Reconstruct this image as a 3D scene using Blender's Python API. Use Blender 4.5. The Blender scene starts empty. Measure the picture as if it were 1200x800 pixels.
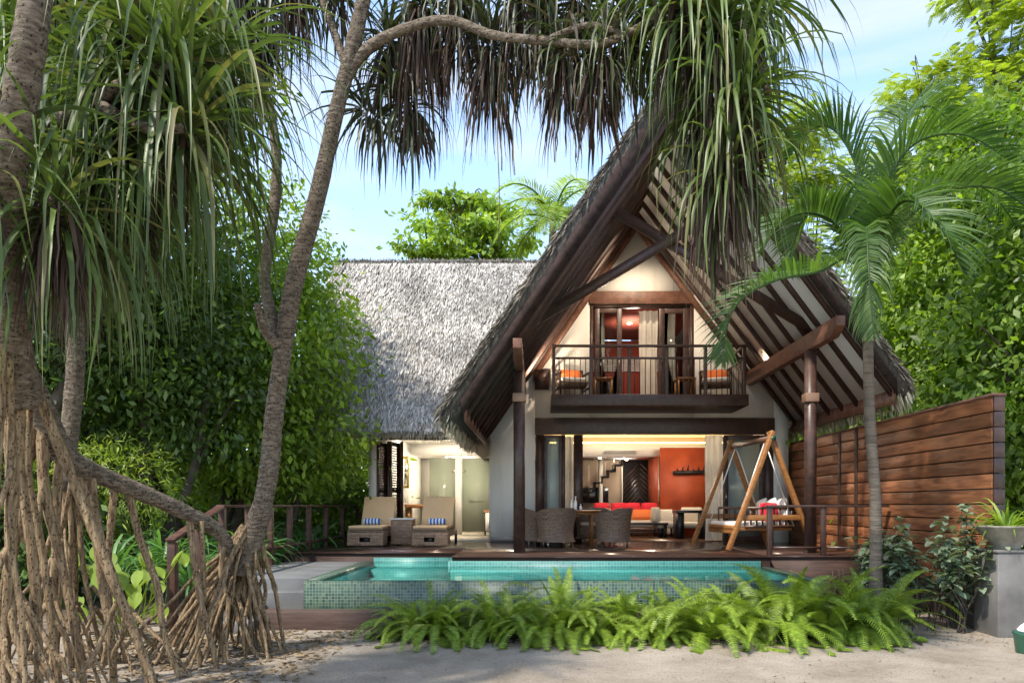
import bpy, math, random
import numpy as np
from mathutils import Vector, Matrix
R = math.radians
rng = np.random.default_rng(7)
random.seed(7)
scene = bpy.context.scene
col = scene.collection

# ------------------------------------------------------------------ camera
CX, CY, FPX, EYE = 628.0, 592.0, 850.0, 1.65      # vanishing point and focal length of the photograph (1200 wide)
cam_d = bpy.data.cameras.new('camera'); cam = bpy.data.objects.new('camera', cam_d); col.objects.link(cam)
cam.location = (0, 0, EYE); cam.rotation_euler = (R(90), 0, 0)
cam_d.sensor_width = 36; cam_d.lens = 36*FPX/1200
cam_d.shift_x = -28/1200; cam_d.shift_y = 192/1200
cam_d.clip_start = 0.1; cam_d.clip_end = 2000
scene.camera = cam

def at(px, py, D):
    "measured photograph position at distance D -> world point"
    return np.array([(px-CX)/FPX*D, D, EYE+(CY-py)/FPX*D])
def foot(px, py):
    D = FPX*EYE/(py-CY)
    return np.array([(px-CX)/FPX*D, D, 0.0])

# ------------------------------------------------------------------ mesh building
def nrm(v):
    v = np.asarray(v, float); n = np.linalg.norm(v, axis=-1, keepdims=True)
    return v/np.maximum(n, 1e-9)
class MB:
    def __init__(s): s.v=[]; s.l=[]; s.c=[]; s.n=0
    def add(s, V, F):
        V = np.asarray(V, float).reshape(-1, 3)
        if isinstance(F, np.ndarray):
            s.l.append((F+s.n).astype(np.int32).ravel()); s.c.append(np.full(len(F), F.shape[1], np.int32))
        else:
            s.l.append(np.array([i+s.n for f in F for i in f], np.int32)); s.c.append(np.array([len(f) for f in F], np.int32))
        s.v.append(V); s.n += len(V); return s
    def box(s, x0, x1, y0, y1, z0, z1):
        V = [(x,y,z) for x in (x0,x1) for y in (y0,y1) for z in (z0,z1)]
        return s.add(V, [(0,1,3,2),(4,6,7,5),(0,4,5,1),(2,3,7,6),(0,2,6,4),(1,5,7,3)])
    def rbox(s, c, h, rot=None):
        V = np.array([(x,y,z) for x in (-h[0],h[0]) for y in (-h[1],h[1]) for z in (-h[2],h[2])])
        if rot is not None: V = V @ np.array(rot).T
        return s.add(V+np.array(c), [(0,1,3,2),(4,6,7,5),(0,4,5,1),(2,3,7,6),(0,2,6,4),(1,5,7,3)])
    def bar(s, p0, p1, w, h, up=(0,0,1)):
        p0=np.array(p0,float); p1=np.array(p1,float); d=nrm(p1-p0); u=np.array(up,float)
        if abs(d@u) > .98: u=np.array((0,1.,0))
        a=nrm(np.cross(d,u)); b=np.cross(a,d)
        return s.rbox((p0+p1)/2, (w/2, np.linalg.norm(p1-p0)/2, h/2), np.stack([a,d,b],1))
    def prism(s, poly, a0, a1, axis='y'):
        n=len(poly)
        f = {'y':lambda p,a:(p[0],a,p[1]), 'z':lambda p,a:(p[0],p[1],a), 'x':lambda p,a:(a,p[0],p[1])}[axis]
        V=[f(p,a0) for p in poly]+[f(p,a1) for p in poly]
        F=[tuple(range(n)), tuple(range(2*n-1,n-1,-1))]+[(i,i+n,(i+1)%n+n,(i+1)%n) for i in range(n)]
        return s.add(V,F)
    def tube(s, P, rad, n=8, cap=True):
        P=np.array(P,float); K=len(P); rad=np.broadcast_to(np.array(rad,float),(K,))
        T=nrm(np.gradient(P,axis=0)); a=np.array((0,0,1.)) if abs(T[0][2])<.9 else np.array((1.,0,0))
        V=[]; 
        for k in range(K):
            a=nrm(a-T[k]*(a@T[k])); b=np.cross(T[k],a); an=np.arange(n)*2*math.pi/n
            V.append(P[k]+rad[k]*(np.cos(an)[:,None]*a+np.sin(an)[:,None]*b))
        F=[(k*n+i,k*n+(i+1)%n,(k+1)*n+(i+1)%n,(k+1)*n+i) for k in range(K-1) for i in range(n)]
        if cap: F+= [tuple(range(n-1,-1,-1)), tuple(range((K-1)*n,K*n))]
        return s.add(np.concatenate(V),F)
    def lathe(s, prof, c=(0,0,0), n=20):
        K=len(prof); an=np.arange(n)*2*math.pi/n; V=[]
        for r,z in prof: V.append(np.stack([c[0]+r*np.cos(an),c[1]+r*np.sin(an),np.full(n,c[2]+z)],1))
        F=[(k*n+i,k*n+(i+1)%n,(k+1)*n+(i+1)%n,(k+1)*n+i) for k in range(K-1) for i in range(n)]
        F+=[tuple(range(n-1,-1,-1)), tuple(range((K-1)*n,K*n))]
        return s.add(np.concatenate(V),F)
    def grid(s, G):
        G=np.array(G,float); a,b=G.shape[:2]
        i=np.arange(a-1)[:,None]*b+np.arange(b-1)[None]
        F=np.stack([i,i+1,i+b+1,i+b],-1).reshape(-1,4)
        return s.add(G.reshape(-1,3),F)
    def ribbon(s, C, S, W, fold=0.0, N=None):
        "C (n,K,3) centre lines, S (n,1|K,3) side vectors, W (n,K) half widths"
        n,K,_=C.shape; S=np.broadcast_to(S,C.shape); W=np.broadcast_to(W,(n,K))[...,None]
        if fold:
            if N is None: N=nrm(np.cross(S,np.gradient(C,axis=1)))
            V=np.stack([C-S*W+N*W*fold, C, C+S*W+N*W*fold],2); m=3
        else: V=np.stack([C-S*W, C+S*W],2); m=2
        base=(np.arange(n)*K*m)[:,None,None]+(np.arange(K-1)*m)[None,:,None]+np.arange(m-1)[None,None]
        F=np.stack([base,base+1,base+m+1,base+m],-1).reshape(-1,4)
        return s.add(V.reshape(-1,3),F)
    def build(s, name, mat, parent=None, smooth=False, bevel=0, solid=0, tris=None):
        V=np.concatenate(s.v).astype(np.float32)
        off=Vector((0,0,0)); q=parent
        while q is not None: off+=q.location; q=q.parent
        if parent is None:
            mn=V.min(0); mx=V.max(0); off=Vector(((mn[0]+mx[0])/2,(mn[1]+mx[1])/2,mn[2]))
        V=V-np.array(off,np.float32)
        L=np.concatenate(s.l); c=np.concatenate(s.c)
        me=bpy.data.meshes.new(name); me.vertices.add(len(V)); me.vertices.foreach_set('co',V.ravel())
        me.loops.add(len(L)); me.loops.foreach_set('vertex_index',L)
        me.polygons.add(len(c)); st=np.concatenate([[0],np.cumsum(c)[:-1]]).astype(np.int32)
        me.polygons.foreach_set('loop_start',st); me.polygons.foreach_set('loop_total',c)
        if smooth: me.polygons.foreach_set('use_smooth',np.ones(len(c),bool))
        me.update(calc_edges=True); me.validate()
        me.materials.append(mat)
        o=bpy.data.objects.new(name,me); col.objects.link(o)
        if parent is not None: o.parent=parent
        else: o.location=off
        if solid: m=o.modifiers.new('solid','SOLIDIFY'); m.thickness=solid; m.offset=0
        if bevel: m=o.modifiers.new('bevel','BEVEL'); m.width=bevel; m.segments=2; m.limit_method='ANGLE'
        return o
def T(o, label=None, cat=None, group=None, kind=None):
    if label: o['label']=label
    if cat: o['category']=cat
    if group: o['group']=group
    if kind: o['kind']=kind
    return o
def thing(name, label, cat, loc=(0,0,0), group=None):
    o=bpy.data.objects.new(name,None); o.empty_display_size=.2; col.objects.link(o); o.location=tuple(float(a) for a in loc)
    return T(o,label,cat,group)
def struct(o, kind='structure'): o['kind']=kind; return o
def copy_tree(o, parent=None, loc=None, rz=None, sc=None, label=None):
    kids=[c for c in bpy.data.objects if c.parent==o]
    c=o.copy(); col.objects.link(c)
    if parent is not None: c.parent=parent
    if loc is not None: c.location=tuple(float(a) for a in loc)
    if rz is not None: c.rotation_euler=(0,0,rz)
    if sc is not None: c.scale=(sc,sc,sc) if np.isscalar(sc) else sc
    if label: c['label']=label
    for k in kids: copy_tree(k,c)
    return c

# ------------------------------------------------------------------ materials
def nodes(name):
    m=bpy.data.materials.new(name); m.use_nodes=True; nt=m.node_tree; nt.nodes.clear()
    out=nt.nodes.new('ShaderNodeOutputMaterial'); return m,nt,nt.nodes.new,nt.links.new,out
def ramp(nt, stops):
    r=nt.nodes.new('ShaderNodeValToRGB'); e=r.color_ramp.elements
    while len(e)<len(stops): e.new(.5)
    for i,(p,c) in enumerate(stops): e[i].position=p; e[i].color=(*c,1)
    return r
def coords(nt, sc=(1,1,1), kind='Object'):
    t=nt.nodes.new('ShaderNodeTexCoord'); mp=nt.nodes.new('ShaderNodeMapping'); mp.inputs['Scale'].default_value=sc
    nt.links.new(t.outputs[kind],mp.inputs['Vector']); return mp.outputs[0]
def basic(name, stops, scale=4, sc=(1,1,1), rough=.6, bump=0, bscale=None, metal=0, spec=.5, detail=6, island=0, rvar=0, dist=0):
    m,nt,new,link,out=nodes(name)
    b=new('ShaderNodeBsdfPrincipled'); link(b.outputs[0],out.inputs[0])
    co=coords(nt,sc); n=new('ShaderNodeTexNoise'); n.inputs['Scale'].default_value=scale; n.inputs['Detail'].default_value=detail
    n.inputs['Distortion'].default_value=dist
    link(co,n.inputs['Vector'])
    if not isinstance(stops,list): stops=[(0,stops),(1,stops)]
    if len(stops)==2 and stops[0][0]==0 and stops[1][0]==1: stops=[(.3,stops[0][1]),(.7,stops[1][1])]
    rp=ramp(nt,stops); link(n.outputs['Fac'],rp.inputs[0]); src=rp.outputs[0]
    if island:
        g=new('ShaderNodeNewGeometry'); mr=new('ShaderNodeMapRange'); mr.inputs[3].default_value=1-island; mr.inputs[4].default_value=1+island
        link(g.outputs['Random Per Island'],mr.inputs[0])
        mx=new('ShaderNodeVectorMath'); mx.operation='SCALE'; link(src,mx.inputs[0]); link(mr.outputs[0],mx.inputs['Scale']); src=mx.outputs[0]
    link(src,b.inputs['Base Color'])
    b.inputs['Roughness'].default_value=rough; b.inputs['Metallic'].default_value=metal; b.inputs['Specular IOR Level'].default_value=spec
    if rvar:
        mr=new('ShaderNodeMapRange'); mr.inputs[3].default_value=rough-rvar; mr.inputs[4].default_value=rough+rvar
        link(n.outputs['Fac'],mr.inputs[0]); link(mr.outputs[0],b.inputs['Roughness'])
    if bump:
        n2=new('ShaderNodeTexNoise'); n2.inputs['Scale'].default_value=bscale or scale*4; n2.inputs['Detail'].default_value=5; link(co,n2.inputs['Vector'])
        bp=new('ShaderNodeBump'); bp.inputs['Strength'].default_value=bump; bp.inputs['Distance'].default_value=.02
        link(n2.outputs['Fac'],bp.inputs['Height']); link(bp.outputs[0],b.inputs['Normal'])
    return m
def wood(name, dark, light, sc=(1,12,12), rough=.45, island=.25, bump=.15, scale=2.5, spec=.5):
    return basic(name,[(.3,dark),(.72,light)],scale=scale,sc=sc,rough=rough,bump=bump,bscale=scale*2,island=island,dist=.6,spec=spec)
def leafmat(name, tones, rough=.45, trans=.35, tcol=None, spec=.4):
    "tones: list of colours picked per leaf; light also passes through the blade"
    m,nt,new,link,out=nodes(name)
    g=new('ShaderNodeNewGeometry')
    st=[(i/(len(tones)-1),c) for i,c in enumerate(tones)]
    rp=ramp(nt,st); link(g.outputs['Random Per Island'],rp.inputs[0])
    n=new('ShaderNodeTexNoise'); n.inputs['Scale'].default_value=.9; n.inputs['Detail'].default_value=3
    co=coords(nt); link(co,n.inputs['Vector'])
    mr=new('ShaderNodeMapRange'); mr.inputs[1].default_value=.3; mr.inputs[2].default_value=.7; mr.inputs[3].default_value=.7; mr.inputs[4].default_value=1.3; link(n.outputs['Fac'],mr.inputs[0])
    sc=new('ShaderNodeVectorMath'); sc.operation='SCALE'; link(rp.outputs[0],sc.inputs[0]); link(mr.outputs[0],sc.inputs['Scale'])
    b=new('ShaderNodeBsdfPrincipled'); link(sc.outputs[0],b.inputs['Base Color']); b.inputs['Roughness'].default_value=rough; b.inputs['Specular IOR Level'].default_value=spec
    tr=new('ShaderNodeBsdfTranslucent'); mu=new('ShaderNodeVectorMath'); mu.operation='MULTIPLY'; mu.inputs[1].default_value=tcol or (1.7,1.9,.5)
    link(sc.outputs[0],mu.inputs[0]); link(mu.outputs[0],tr.inputs['Color'])
    mx=new('ShaderNodeMixShader'); mx.inputs[0].default_value=trans
    link(b.outputs[0],mx.inputs[1]); link(tr.outputs[0],mx.inputs[2]); link(mx.outputs[0],out.inputs[0])
    return m
def planks(name, axis, width, tones, rough=.3, length=2.4, gap=.04, spec=.5, bump=.4):
    "boards laid side by side along the other axis; axis = axis across the boards (0 x, 1 y, 2 z)"
    m,nt,new,link,out=nodes(name)
    b=new('ShaderNodeBsdfPrincipled'); link(b.outputs[0],out.inputs[0])
    t=new('ShaderNodeTexCoord'); sp=new('ShaderNodeSeparateXYZ'); link(t.outputs['Object'],sp.inputs[0])
    def ma(op,a,b_=None):
        x=new('ShaderNodeMath'); x.operation=op
        for i,v in enumerate((a,b_)):
            if v is None: continue
            if isinstance(v,(int,float)): x.inputs[i].default_value=v
            else: link(v,x.inputs[i])
        return x.outputs[0]
    al={0:1,1:0,2:0}[axis]
    u=ma('DIVIDE',sp.outputs[axis],width); row=ma('FLOOR',u); fr=ma('FRACT',u)
    v=ma('DIVIDE',sp.outputs[al],length); v=ma('ADD',v,ma('MULTIPLY',row,.37)); cell=ma('FLOOR',v); fv=ma('FRACT',v)
    cb=new('ShaderNodeCombineXYZ'); link(row,cb.inputs[0]); link(cell,cb.inputs[1])
    wn=new('ShaderNodeTexWhiteNoise'); wn.noise_dimensions='3D'; link(cb.outputs[0],wn.inputs['Vector'])
    rp=ramp(nt,[(i/(len(tones)-1),c) for i,c in enumerate(tones)]); link(wn.outputs['Value'],rp.inputs[0])
    sc=[14,14,14]; sc[al]=1.2
    n=new('ShaderNodeTexNoise'); n.inputs['Scale'].default_value=3; n.inputs['Detail'].default_value=6; link(coords(nt,tuple(sc)),n.inputs['Vector'])
    mr=new('ShaderNodeMapRange'); mr.inputs[1].default_value=.25; mr.inputs[2].default_value=.75; mr.inputs[3].default_value=.65; mr.inputs[4].default_value=1.3; link(n.outputs['Fac'],mr.inputs[0])
    e=ma('GREATER_THAN',fr,gap); e2=ma('GREATER_THAN',fv,.004); e=ma('MULTIPLY',e,e2)
    k=ma('MULTIPLY',mr.outputs[0],ma('ADD',ma('MULTIPLY',e,.85),.15))
    s=new('ShaderNodeVectorMath'); s.operation='SCALE'; link(rp.outputs[0],s.inputs[0]); link(k,s.inputs['Scale']); link(s.outputs[0],b.inputs['Base Color'])
    r2=new('ShaderNodeMapRange'); r2.inputs[3].default_value=rough*.6; r2.inputs[4].default_value=rough*1.5; link(n.outputs['Fac'],r2.inputs[0]); link(r2.outputs[0],b.inputs['Roughness'])
    b.inputs['Specular IOR Level'].default_value=spec
    bp=new('ShaderNodeBump'); bp.inputs['Strength'].default_value=bump; bp.inputs['Distance'].default_value=.01
    link(ma('ADD',e,ma('MULTIPLY',n.outputs['Fac'],.15)),bp.inputs['Height']); link(bp.outputs[0],b.inputs['Normal'])
    return m
def tiles(name, size, tones, grout, rough=.42):
    m,nt,new,link,out=nodes(name)
    b=new('ShaderNodeBsdfPrincipled'); link(b.outputs[0],out.inputs[0]); b.inputs['Roughness'].default_value=rough
    co=coords(nt,(1/size,)*3)
    ad=new('ShaderNodeVectorMath'); ad.inputs[1].default_value=(.5,.5,.5); link(co,ad.inputs[0])
    fl=new('ShaderNodeVectorMath'); fl.operation='FLOOR'; link(ad.outputs[0],fl.inputs[0])
    fr=new('ShaderNodeVectorMath'); fr.operation='FRACTION'; link(ad.outputs[0],fr.inputs[0])
    wn=new('ShaderNodeTexWhiteNoise'); link(fl.outputs[0],wn.inputs['Vector'])
    rp=ramp(nt,[(i/(len(tones)-1),c) for i,c in enumerate(tones)]); link(wn.outputs['Value'],rp.inputs[0])
    # distance from the tile centre, largest of the two in-plane axes (the face's own axis is masked by its normal)
    sb=new('ShaderNodeVectorMath'); sb.operation='SUBTRACT'; sb.inputs[1].default_value=(.5,.5,.5); link(fr.outputs[0],sb.inputs[0])
    ab=new('ShaderNodeVectorMath'); ab.operation='ABSOLUTE'; link(sb.outputs[0],ab.inputs[0])
    g=new('ShaderNodeNewGeometry'); an=new('ShaderNodeVectorMath'); an.operation='ABSOLUTE'; link(g.outputs['True Normal'],an.inputs[0])
    iv=new('ShaderNodeVectorMath'); iv.operation='SUBTRACT'; iv.inputs[0].default_value=(1,1,1); link(an.outputs[0],iv.inputs[1])
    mu=new('ShaderNodeVectorMath'); mu.operation='MULTIPLY'; link(ab.outputs[0],mu.inputs[0]); link(iv.outputs[0],mu.inputs[1])
    sp=new('ShaderNodeSeparateXYZ'); link(mu.outputs[0],sp.inputs[0])
    a=new('ShaderNodeMath'); a.operation='MAXIMUM'; link(sp.outputs[0],a.inputs[0]); link(sp.outputs[1],a.inputs[1])
    c=new('ShaderNodeMath'); c.operation='MAXIMUM'; link(a.outputs[0],c.inputs[0]); link(sp.outputs[2],c.inputs[1])
    gt=new('ShaderNodeMath'); gt.operation='GREATER_THAN'; gt.inputs[1].default_value=.43; link(c.outputs[0],gt.inputs[0])
    mx=new('ShaderNodeMix'); mx.data_type='RGBA'; link(gt.outputs[0],mx.inputs['Factor']); link(rp.outputs[0],mx.inputs[6]); mx.inputs[7].default_value=(*grout,1)
    link(mx.outputs[2],b.inputs['Base Color']); return m
def wicker(name, a, b_, w=.022):
    m,nt,new,link,out=nodes(name)
    b=new('ShaderNodeBsdfPrincipled'); link(b.outputs[0],out.inputs[0]); b.inputs['Roughness'].default_value=.5
    t=new('ShaderNodeTexCoord'); sp=new('ShaderNodeSeparateXYZ'); link(t.outputs['Object'],sp.inputs[0])
    ad=new('ShaderNodeMath'); link(sp.outputs[0],ad.inputs[0]); link(sp.outputs[1],ad.inputs[1])
    cb=new('ShaderNodeCombineXYZ'); link(ad.outputs[0],cb.inputs[0]); link(sp.outputs[2],cb.inputs[1])
    br=new('ShaderNodeTexBrick'); link(cb.outputs[0],br.inputs['Vector']); br.inputs['Scale'].default_value=1
    br.inputs['Brick Width'].default_value=w*2.6; br.inputs['Row Height'].default_value=w; br.inputs['Mortar Size'].default_value=w*.16; br.inputs['Mortar Smooth'].default_value=.6
    br.inputs['Color1'].default_value=(*a,1); br.inputs['Color2'].default_value=(*b_,1); br.inputs['Mortar'].default_value=(a[0]*.15,a[1]*.15,a[2]*.15,1)
    link(br.outputs['Color'],b.inputs['Base Color'])
    bp=new('ShaderNodeBump'); bp.inputs['Strength'].default_value=.9; bp.inputs['Distance'].default_value=.01; bp.invert=True
    link(br.outputs['Fac'],bp.inputs['Height']); link(bp.outputs[0],b.inputs['Normal']); return m
def glass(name, tint=(.9,.95,.93), refl=1.0, milky=0, mcol=(.6,.7,.66)):
    m,nt,new,link,out=nodes(name)
    tr=new('ShaderNodeBsdfTransparent'); tr.inputs[0].default_value=(*tint,1)
    gl=new('ShaderNodeBsdfGlossy'); gl.inputs['Roughness'].default_value=.03
    fr=new('ShaderNodeFresnel'); fr.inputs['IOR'].default_value=1.45
    base=tr
    if milky:
        df=new('ShaderNodeBsdfDiffuse'); df.inputs[0].default_value=(*mcol,1); mm=new('ShaderNodeMixShader'); mm.inputs[0].default_value=milky
        link(tr.outputs[0],mm.inputs[1]); link(df.outputs[0],mm.inputs[2]); base=mm
    mx=new('ShaderNodeMixShader'); link(fr.outputs[0],mx.inputs[0]); link(base.outputs[0],mx.inputs[1]); link(gl.outputs[0],mx.inputs[2]); link(mx.outputs[0],out.inputs[0])
    return m
def emit(name, c, s):
    m,nt,new,link,out=nodes(name); e=new('ShaderNodeEmission'); e.inputs[0].default_value=(*c,1); e.inputs[1].default_value=s; link(e.outputs[0],out.inputs[0]); return m

MT={}
MT['wall']=basic('cream_render',[(.25,(.66,.63,.57)),(.5,(.77,.745,.69)),(.8,(.80,.78,.73))],scale=1.6,sc=(2.5,2.5,.5),rough=.85,bump=.08,bscale=60)
MT['white']=basic('white_plaster',(.74,.72,.68),rough=.8)
MT['panel']=basic('white_ceiling_board',(.80,.79,.77),scale=3,rough=.7)
MT['dwood']=wood('dark_brown_timber',(.034,.019,.015),(.085,.043,.032),sc=(3,3,3),rough=.4)
MT['rwood']=wood('red_brown_timber',(.10,.04,.025),(.22,.10,.06),sc=(3,3,3),rough=.5)
MT['rafter']=wood('roof_timber',(.035,.017,.013),(.085,.04,.03),sc=(1,6,1),rough=.5)
MT['bronze']=basic('bronze_collar',(.28,.17,.115),rough=.45,metal=.3)
MT['steel']=basic('brushed_steel',(.55,.5,.45),rough=.3,metal=1)
MT['deck']=planks('wet_dark_deck_boards',1,.14,[(.026,.016,.014),(.045,.026,.021),(.07,.038,.028),(.032,.02,.018)],rough=.17)
MT['fascia']=wood('deck_fascia_timber',(.028,.016,.012),(.065,.036,.028),sc=(1,8,8),rough=.65,spec=.25)
MT['barge']=wood('dark_barge_timber',(.016,.011,.010),(.045,.028,.024),sc=(3,3,3),rough=.75,spec=.15)
MT['soil']=basic('dark_leafy_soil',[(.3,(.05,.036,.025)),(.5,(.12,.085,.058)),(.7,(.22,.165,.12))],scale=5,rough=.95,bump=1,bscale=22)
MT['railwood']=wood('dark_railing_timber',(.045,.02,.014),(.11,.05,.036),sc=(4,4,4),rough=.55,spec=.3)
MT['ledge']=planks('weathered_brown_boards',1,.24,[(.07,.044,.035),(.11,.07,.058)],rough=.6,spec=.3)
MT['slab']=basic('grey_stone_paving',[(0,(.11,.11,.112)),(1,(.18,.18,.18))],scale=2.0,rough=.6,bump=.15,bscale=50)
MT['fence']=wood('oiled_red_hardwood',(.12,.042,.019),(.38,.15,.065),sc=(8,1,8),rough=.42,island=.28,scale=2)
MT['concrete']=basic('grey_cast_concrete',[(0,(.10,.095,.09)),(1,(.20,.19,.178))],scale=2.6,rough=.6,bump=.15,bscale=30)
MT['stonebowl']=basic('weathered_stone_bowl',[(0,(.13,.12,.095)),(1,(.30,.28,.23))],scale=7,rough=.85,bump=.4)
MT['tile_out']=tiles('green_mosaic_tile',.042,[(.012,.042,.034),(.024,.07,.055),(.042,.09,.06),(.075,.12,.08),(.018,.055,.048)],(.17,.185,.135))
MT['tile_in']=tiles('turquoise_pool_tile',.05,[(.10,.36,.34),(.14,.44,.41),(.12,.40,.38)],(.29,.5,.47))
MT['tile_band']=tiles('deep_teal_band_tile',.05,[(.025,.14,.13),(.05,.21,.19),(.035,.17,.16)],(.13,.27,.24))
MT['beige']=basic('tan_canvas_cushion',[(0,(.74,.46,.235)),(1,(.78,.51,.27))],scale=3,rough=.85,bump=.2,bscale=220)
MT['olive']=basic('khaki_cushion_base',(.21,.155,.10),rough=.9)
MT['wick']=wicker('grey_brown_wicker',(.47,.29,.18),(.28,.17,.105),.03)
MT['wickd']=wicker('dark_grey_wicker',(.36,.235,.16),(.20,.13,.09),.02)
MT['black']=basic('black_lacquer',(.012,.011,.012),rough=.35)
MT['teak']=wood('honey_teak',(.22,.09,.026),(.40,.18,.058),sc=(2,2,10),rough=.4,island=.12)
MT['teakd']=wood('dark_teak',(.07,.035,.022),(.13,.065,.04),sc=(6,6,1),rough=.4)
MT['cream']=basic('cream_upholstery',(.62,.55,.45),rough=.9,bump=.15,bscale=100)
MT['whitec']=basic('white_cushion_cloth',(.74,.70,.66),rough=.9,bump=.15,bscale=100)
MT['red']=basic('red_cushion_cloth',(.62,.018,.035),rough=.85,bump=.2,bscale=120)
MT['orange']=basic('orange_cushion_cloth',(.80,.19,.045),rough=.85,bump=.2,bscale=120)
MT['redwall']=basic('burnt_orange_wall',[(0,(.30,.045,.014)),(1,(.46,.08,.022))],scale=2.2,rough=.6)
MT['redroom']=basic('brick_red_wall',(.32,.06,.035),rough=.8)
MT['room']=basic('beige_room_wall',(.42,.34,.26),rough=.8)
MT['floorin']=planks('polished_indoor_boards',1,.12,[(.10,.04,.02),(.16,.065,.03),(.07,.03,.018)],rough=.22)
MT['bathfloor']=basic('pale_bathroom_floor',(.50,.45,.37),rough=.35)
MT['curtain']=leafmat('white_curtain_cloth',[(.72,.69,.62),(.72,.69,.62)],rough=.9,trans=.35,tcol=(1,.97,.9),spec=.1)
MT['rope']=basic('pale_steel_rod',(.68,.68,.66),rough=.35,metal=.3)
MT['brass']=basic('gold_mirror_frame',(.60,.40,.10),rough=.3,metal=.8)
MT['ceramic']=basic('white_ceramic',(.8,.8,.78),rough=.12)
MT['greenpot']=basic('glazed_green_pot',[(0,(.02,.075,.045)),(1,(.04,.12,.075))],rough=.15)
MT['glass']=glass('clear_glass')
MT['doorglass']=glass('green_door_glass',(.8,.88,.85),milky=.6,mcol=(.48,.56,.53))
MT['frost']=glass('frosted_green_glass',(.5,.6,.52),milky=.72,mcol=(.33,.36,.28))
MT['mirror']=basic('mirror_silver',(.8,.82,.8),rough=.03,metal=1)
MT['screen']=basic('dark_screen',(.01,.01,.012),rough=.15)
MT['cove']=emit('warm_cove_light',(1,.62,.22),6)
MT['lamp']=emit('warm_ceiling_disc',(1,.8,.55),14)
def barkmat(name,stops,sc,dot):
    m,nt,new,link,out=nodes(name); b=new('ShaderNodeBsdfPrincipled'); link(b.outputs[0],out.inputs[0]); b.inputs['Roughness'].default_value=.85; b.inputs['Specular IOR Level'].default_value=.25
    n=new('ShaderNodeTexNoise'); n.inputs['Scale'].default_value=2.6; n.inputs['Detail'].default_value=8; n.inputs['Roughness'].default_value=.65; link(coords(nt,sc),n.inputs['Vector']); rp=ramp(nt,stops); link(n.outputs['Fac'],rp.inputs[0])
    v=new('ShaderNodeTexVoronoi'); v.inputs['Scale'].default_value=dot; link(coords(nt,(1,1,.7)),v.inputs['Vector'])
    mr=new('ShaderNodeMapRange'); mr.inputs[1].default_value=.16; mr.inputs[2].default_value=.30; mr.inputs[3].default_value=.32; mr.inputs[4].default_value=1; link(v.outputs['Distance'],mr.inputs[0])
    g=new('ShaderNodeNewGeometry'); m2=new('ShaderNodeMapRange'); m2.inputs[3].default_value=.8; m2.inputs[4].default_value=1.2; link(g.outputs['Random Per Island'],m2.inputs[0])
    mu=new('ShaderNodeMath'); mu.operation='MULTIPLY'; link(mr.outputs[0],mu.inputs[0]); link(m2.outputs[0],mu.inputs[1])
    k=new('ShaderNodeVectorMath'); k.operation='SCALE'; link(rp.outputs[0],k.inputs[0]); link(mu.outputs[0],k.inputs['Scale']); link(k.outputs[0],b.inputs['Base Color'])
    ad=new('ShaderNodeMath'); ad.operation='SUBTRACT'; link(n.outputs['Fac'],ad.inputs[0]); ml=new('ShaderNodeMath'); ml.operation='MULTIPLY'; ml.inputs[1].default_value=.6; link(mr.outputs[0],ml.inputs[0]); link(ml.outputs[0],ad.inputs[1])
    bp=new('ShaderNodeBump'); bp.inputs['Strength'].default_value=1; bp.inputs['Distance'].default_value=.03; link(ad.outputs[0],bp.inputs['Height']); link(bp.outputs[0],b.inputs['Normal']); return m
MT['bark']=barkmat('ringed_pandanus_bark',[(.32,(.055,.041,.030)),(.5,(.14,.11,.08)),(.68,(.27,.225,.17))],(5,5,16),38)
MT['root']=barkmat('prop_root_bark',[(.32,(.09,.057,.03)),(.5,(.25,.17,.095)),(.7,(.45,.34,.205))],(16,16,2.5),42)
MT['palmbark']=basic('ringed_palm_trunk',[(.3,(.07,.055,.042)),(.7,(.16,.13,.10))],scale=3,sc=(1,1,9),rough=.85,bump=.8,bscale=6)
MT['darkbark']=basic('dark_tree_bark',[(0,(.03,.024,.018)),(1,(.10,.08,.06))],scale=5,rough=.95,bump=.5)
MT['shaft']=basic('green_crown_shaft',[(0,(.10,.15,.05)),(1,(.20,.25,.09))],scale=2,rough=.5)
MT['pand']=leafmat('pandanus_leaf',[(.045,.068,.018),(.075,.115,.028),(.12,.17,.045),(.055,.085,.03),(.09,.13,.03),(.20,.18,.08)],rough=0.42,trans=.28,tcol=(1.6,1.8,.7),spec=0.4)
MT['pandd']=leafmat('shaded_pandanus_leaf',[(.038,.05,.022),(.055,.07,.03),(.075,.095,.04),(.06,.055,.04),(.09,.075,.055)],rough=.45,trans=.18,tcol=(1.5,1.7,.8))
MT['dead']=leafmat('dead_brown_leaf',[(.035,.024,.02),(.075,.052,.042),(.13,.095,.075),(.05,.034,.03)],rough=.8,trans=.10,tcol=(1,.9,.7),spec=.1)
MT['palm']=leafmat('palm_leaflet',[(.035,.075,.02),(.065,.125,.033),(.105,.175,.05)],rough=0.42,trans=.3,spec=0.35)
MT['fern']=leafmat('fern_frond',[(.11,.18,.018),(.18,.27,.025),(.29,.39,.045),(.14,.21,.02),(.17,.25,.03)],rough=.5,trans=0.3,tcol=(1.3,1.4,.5))
MT['brightleaf']=leafmat('bright_green_leaf',[(.12,.20,.024),(.19,.30,.034),(.29,.40,.055),(.09,.16,.022)],rough=.45,trans=.42,tcol=(1.8,1.8,.5))
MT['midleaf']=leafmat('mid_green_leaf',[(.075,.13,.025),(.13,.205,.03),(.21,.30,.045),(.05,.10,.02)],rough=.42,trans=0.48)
MT['darkleaf']=leafmat('dark_green_leaf',[(.04,.075,.018),(.07,.12,.025),(.12,.19,.04)],rough=.4,trans=0.42)
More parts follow.
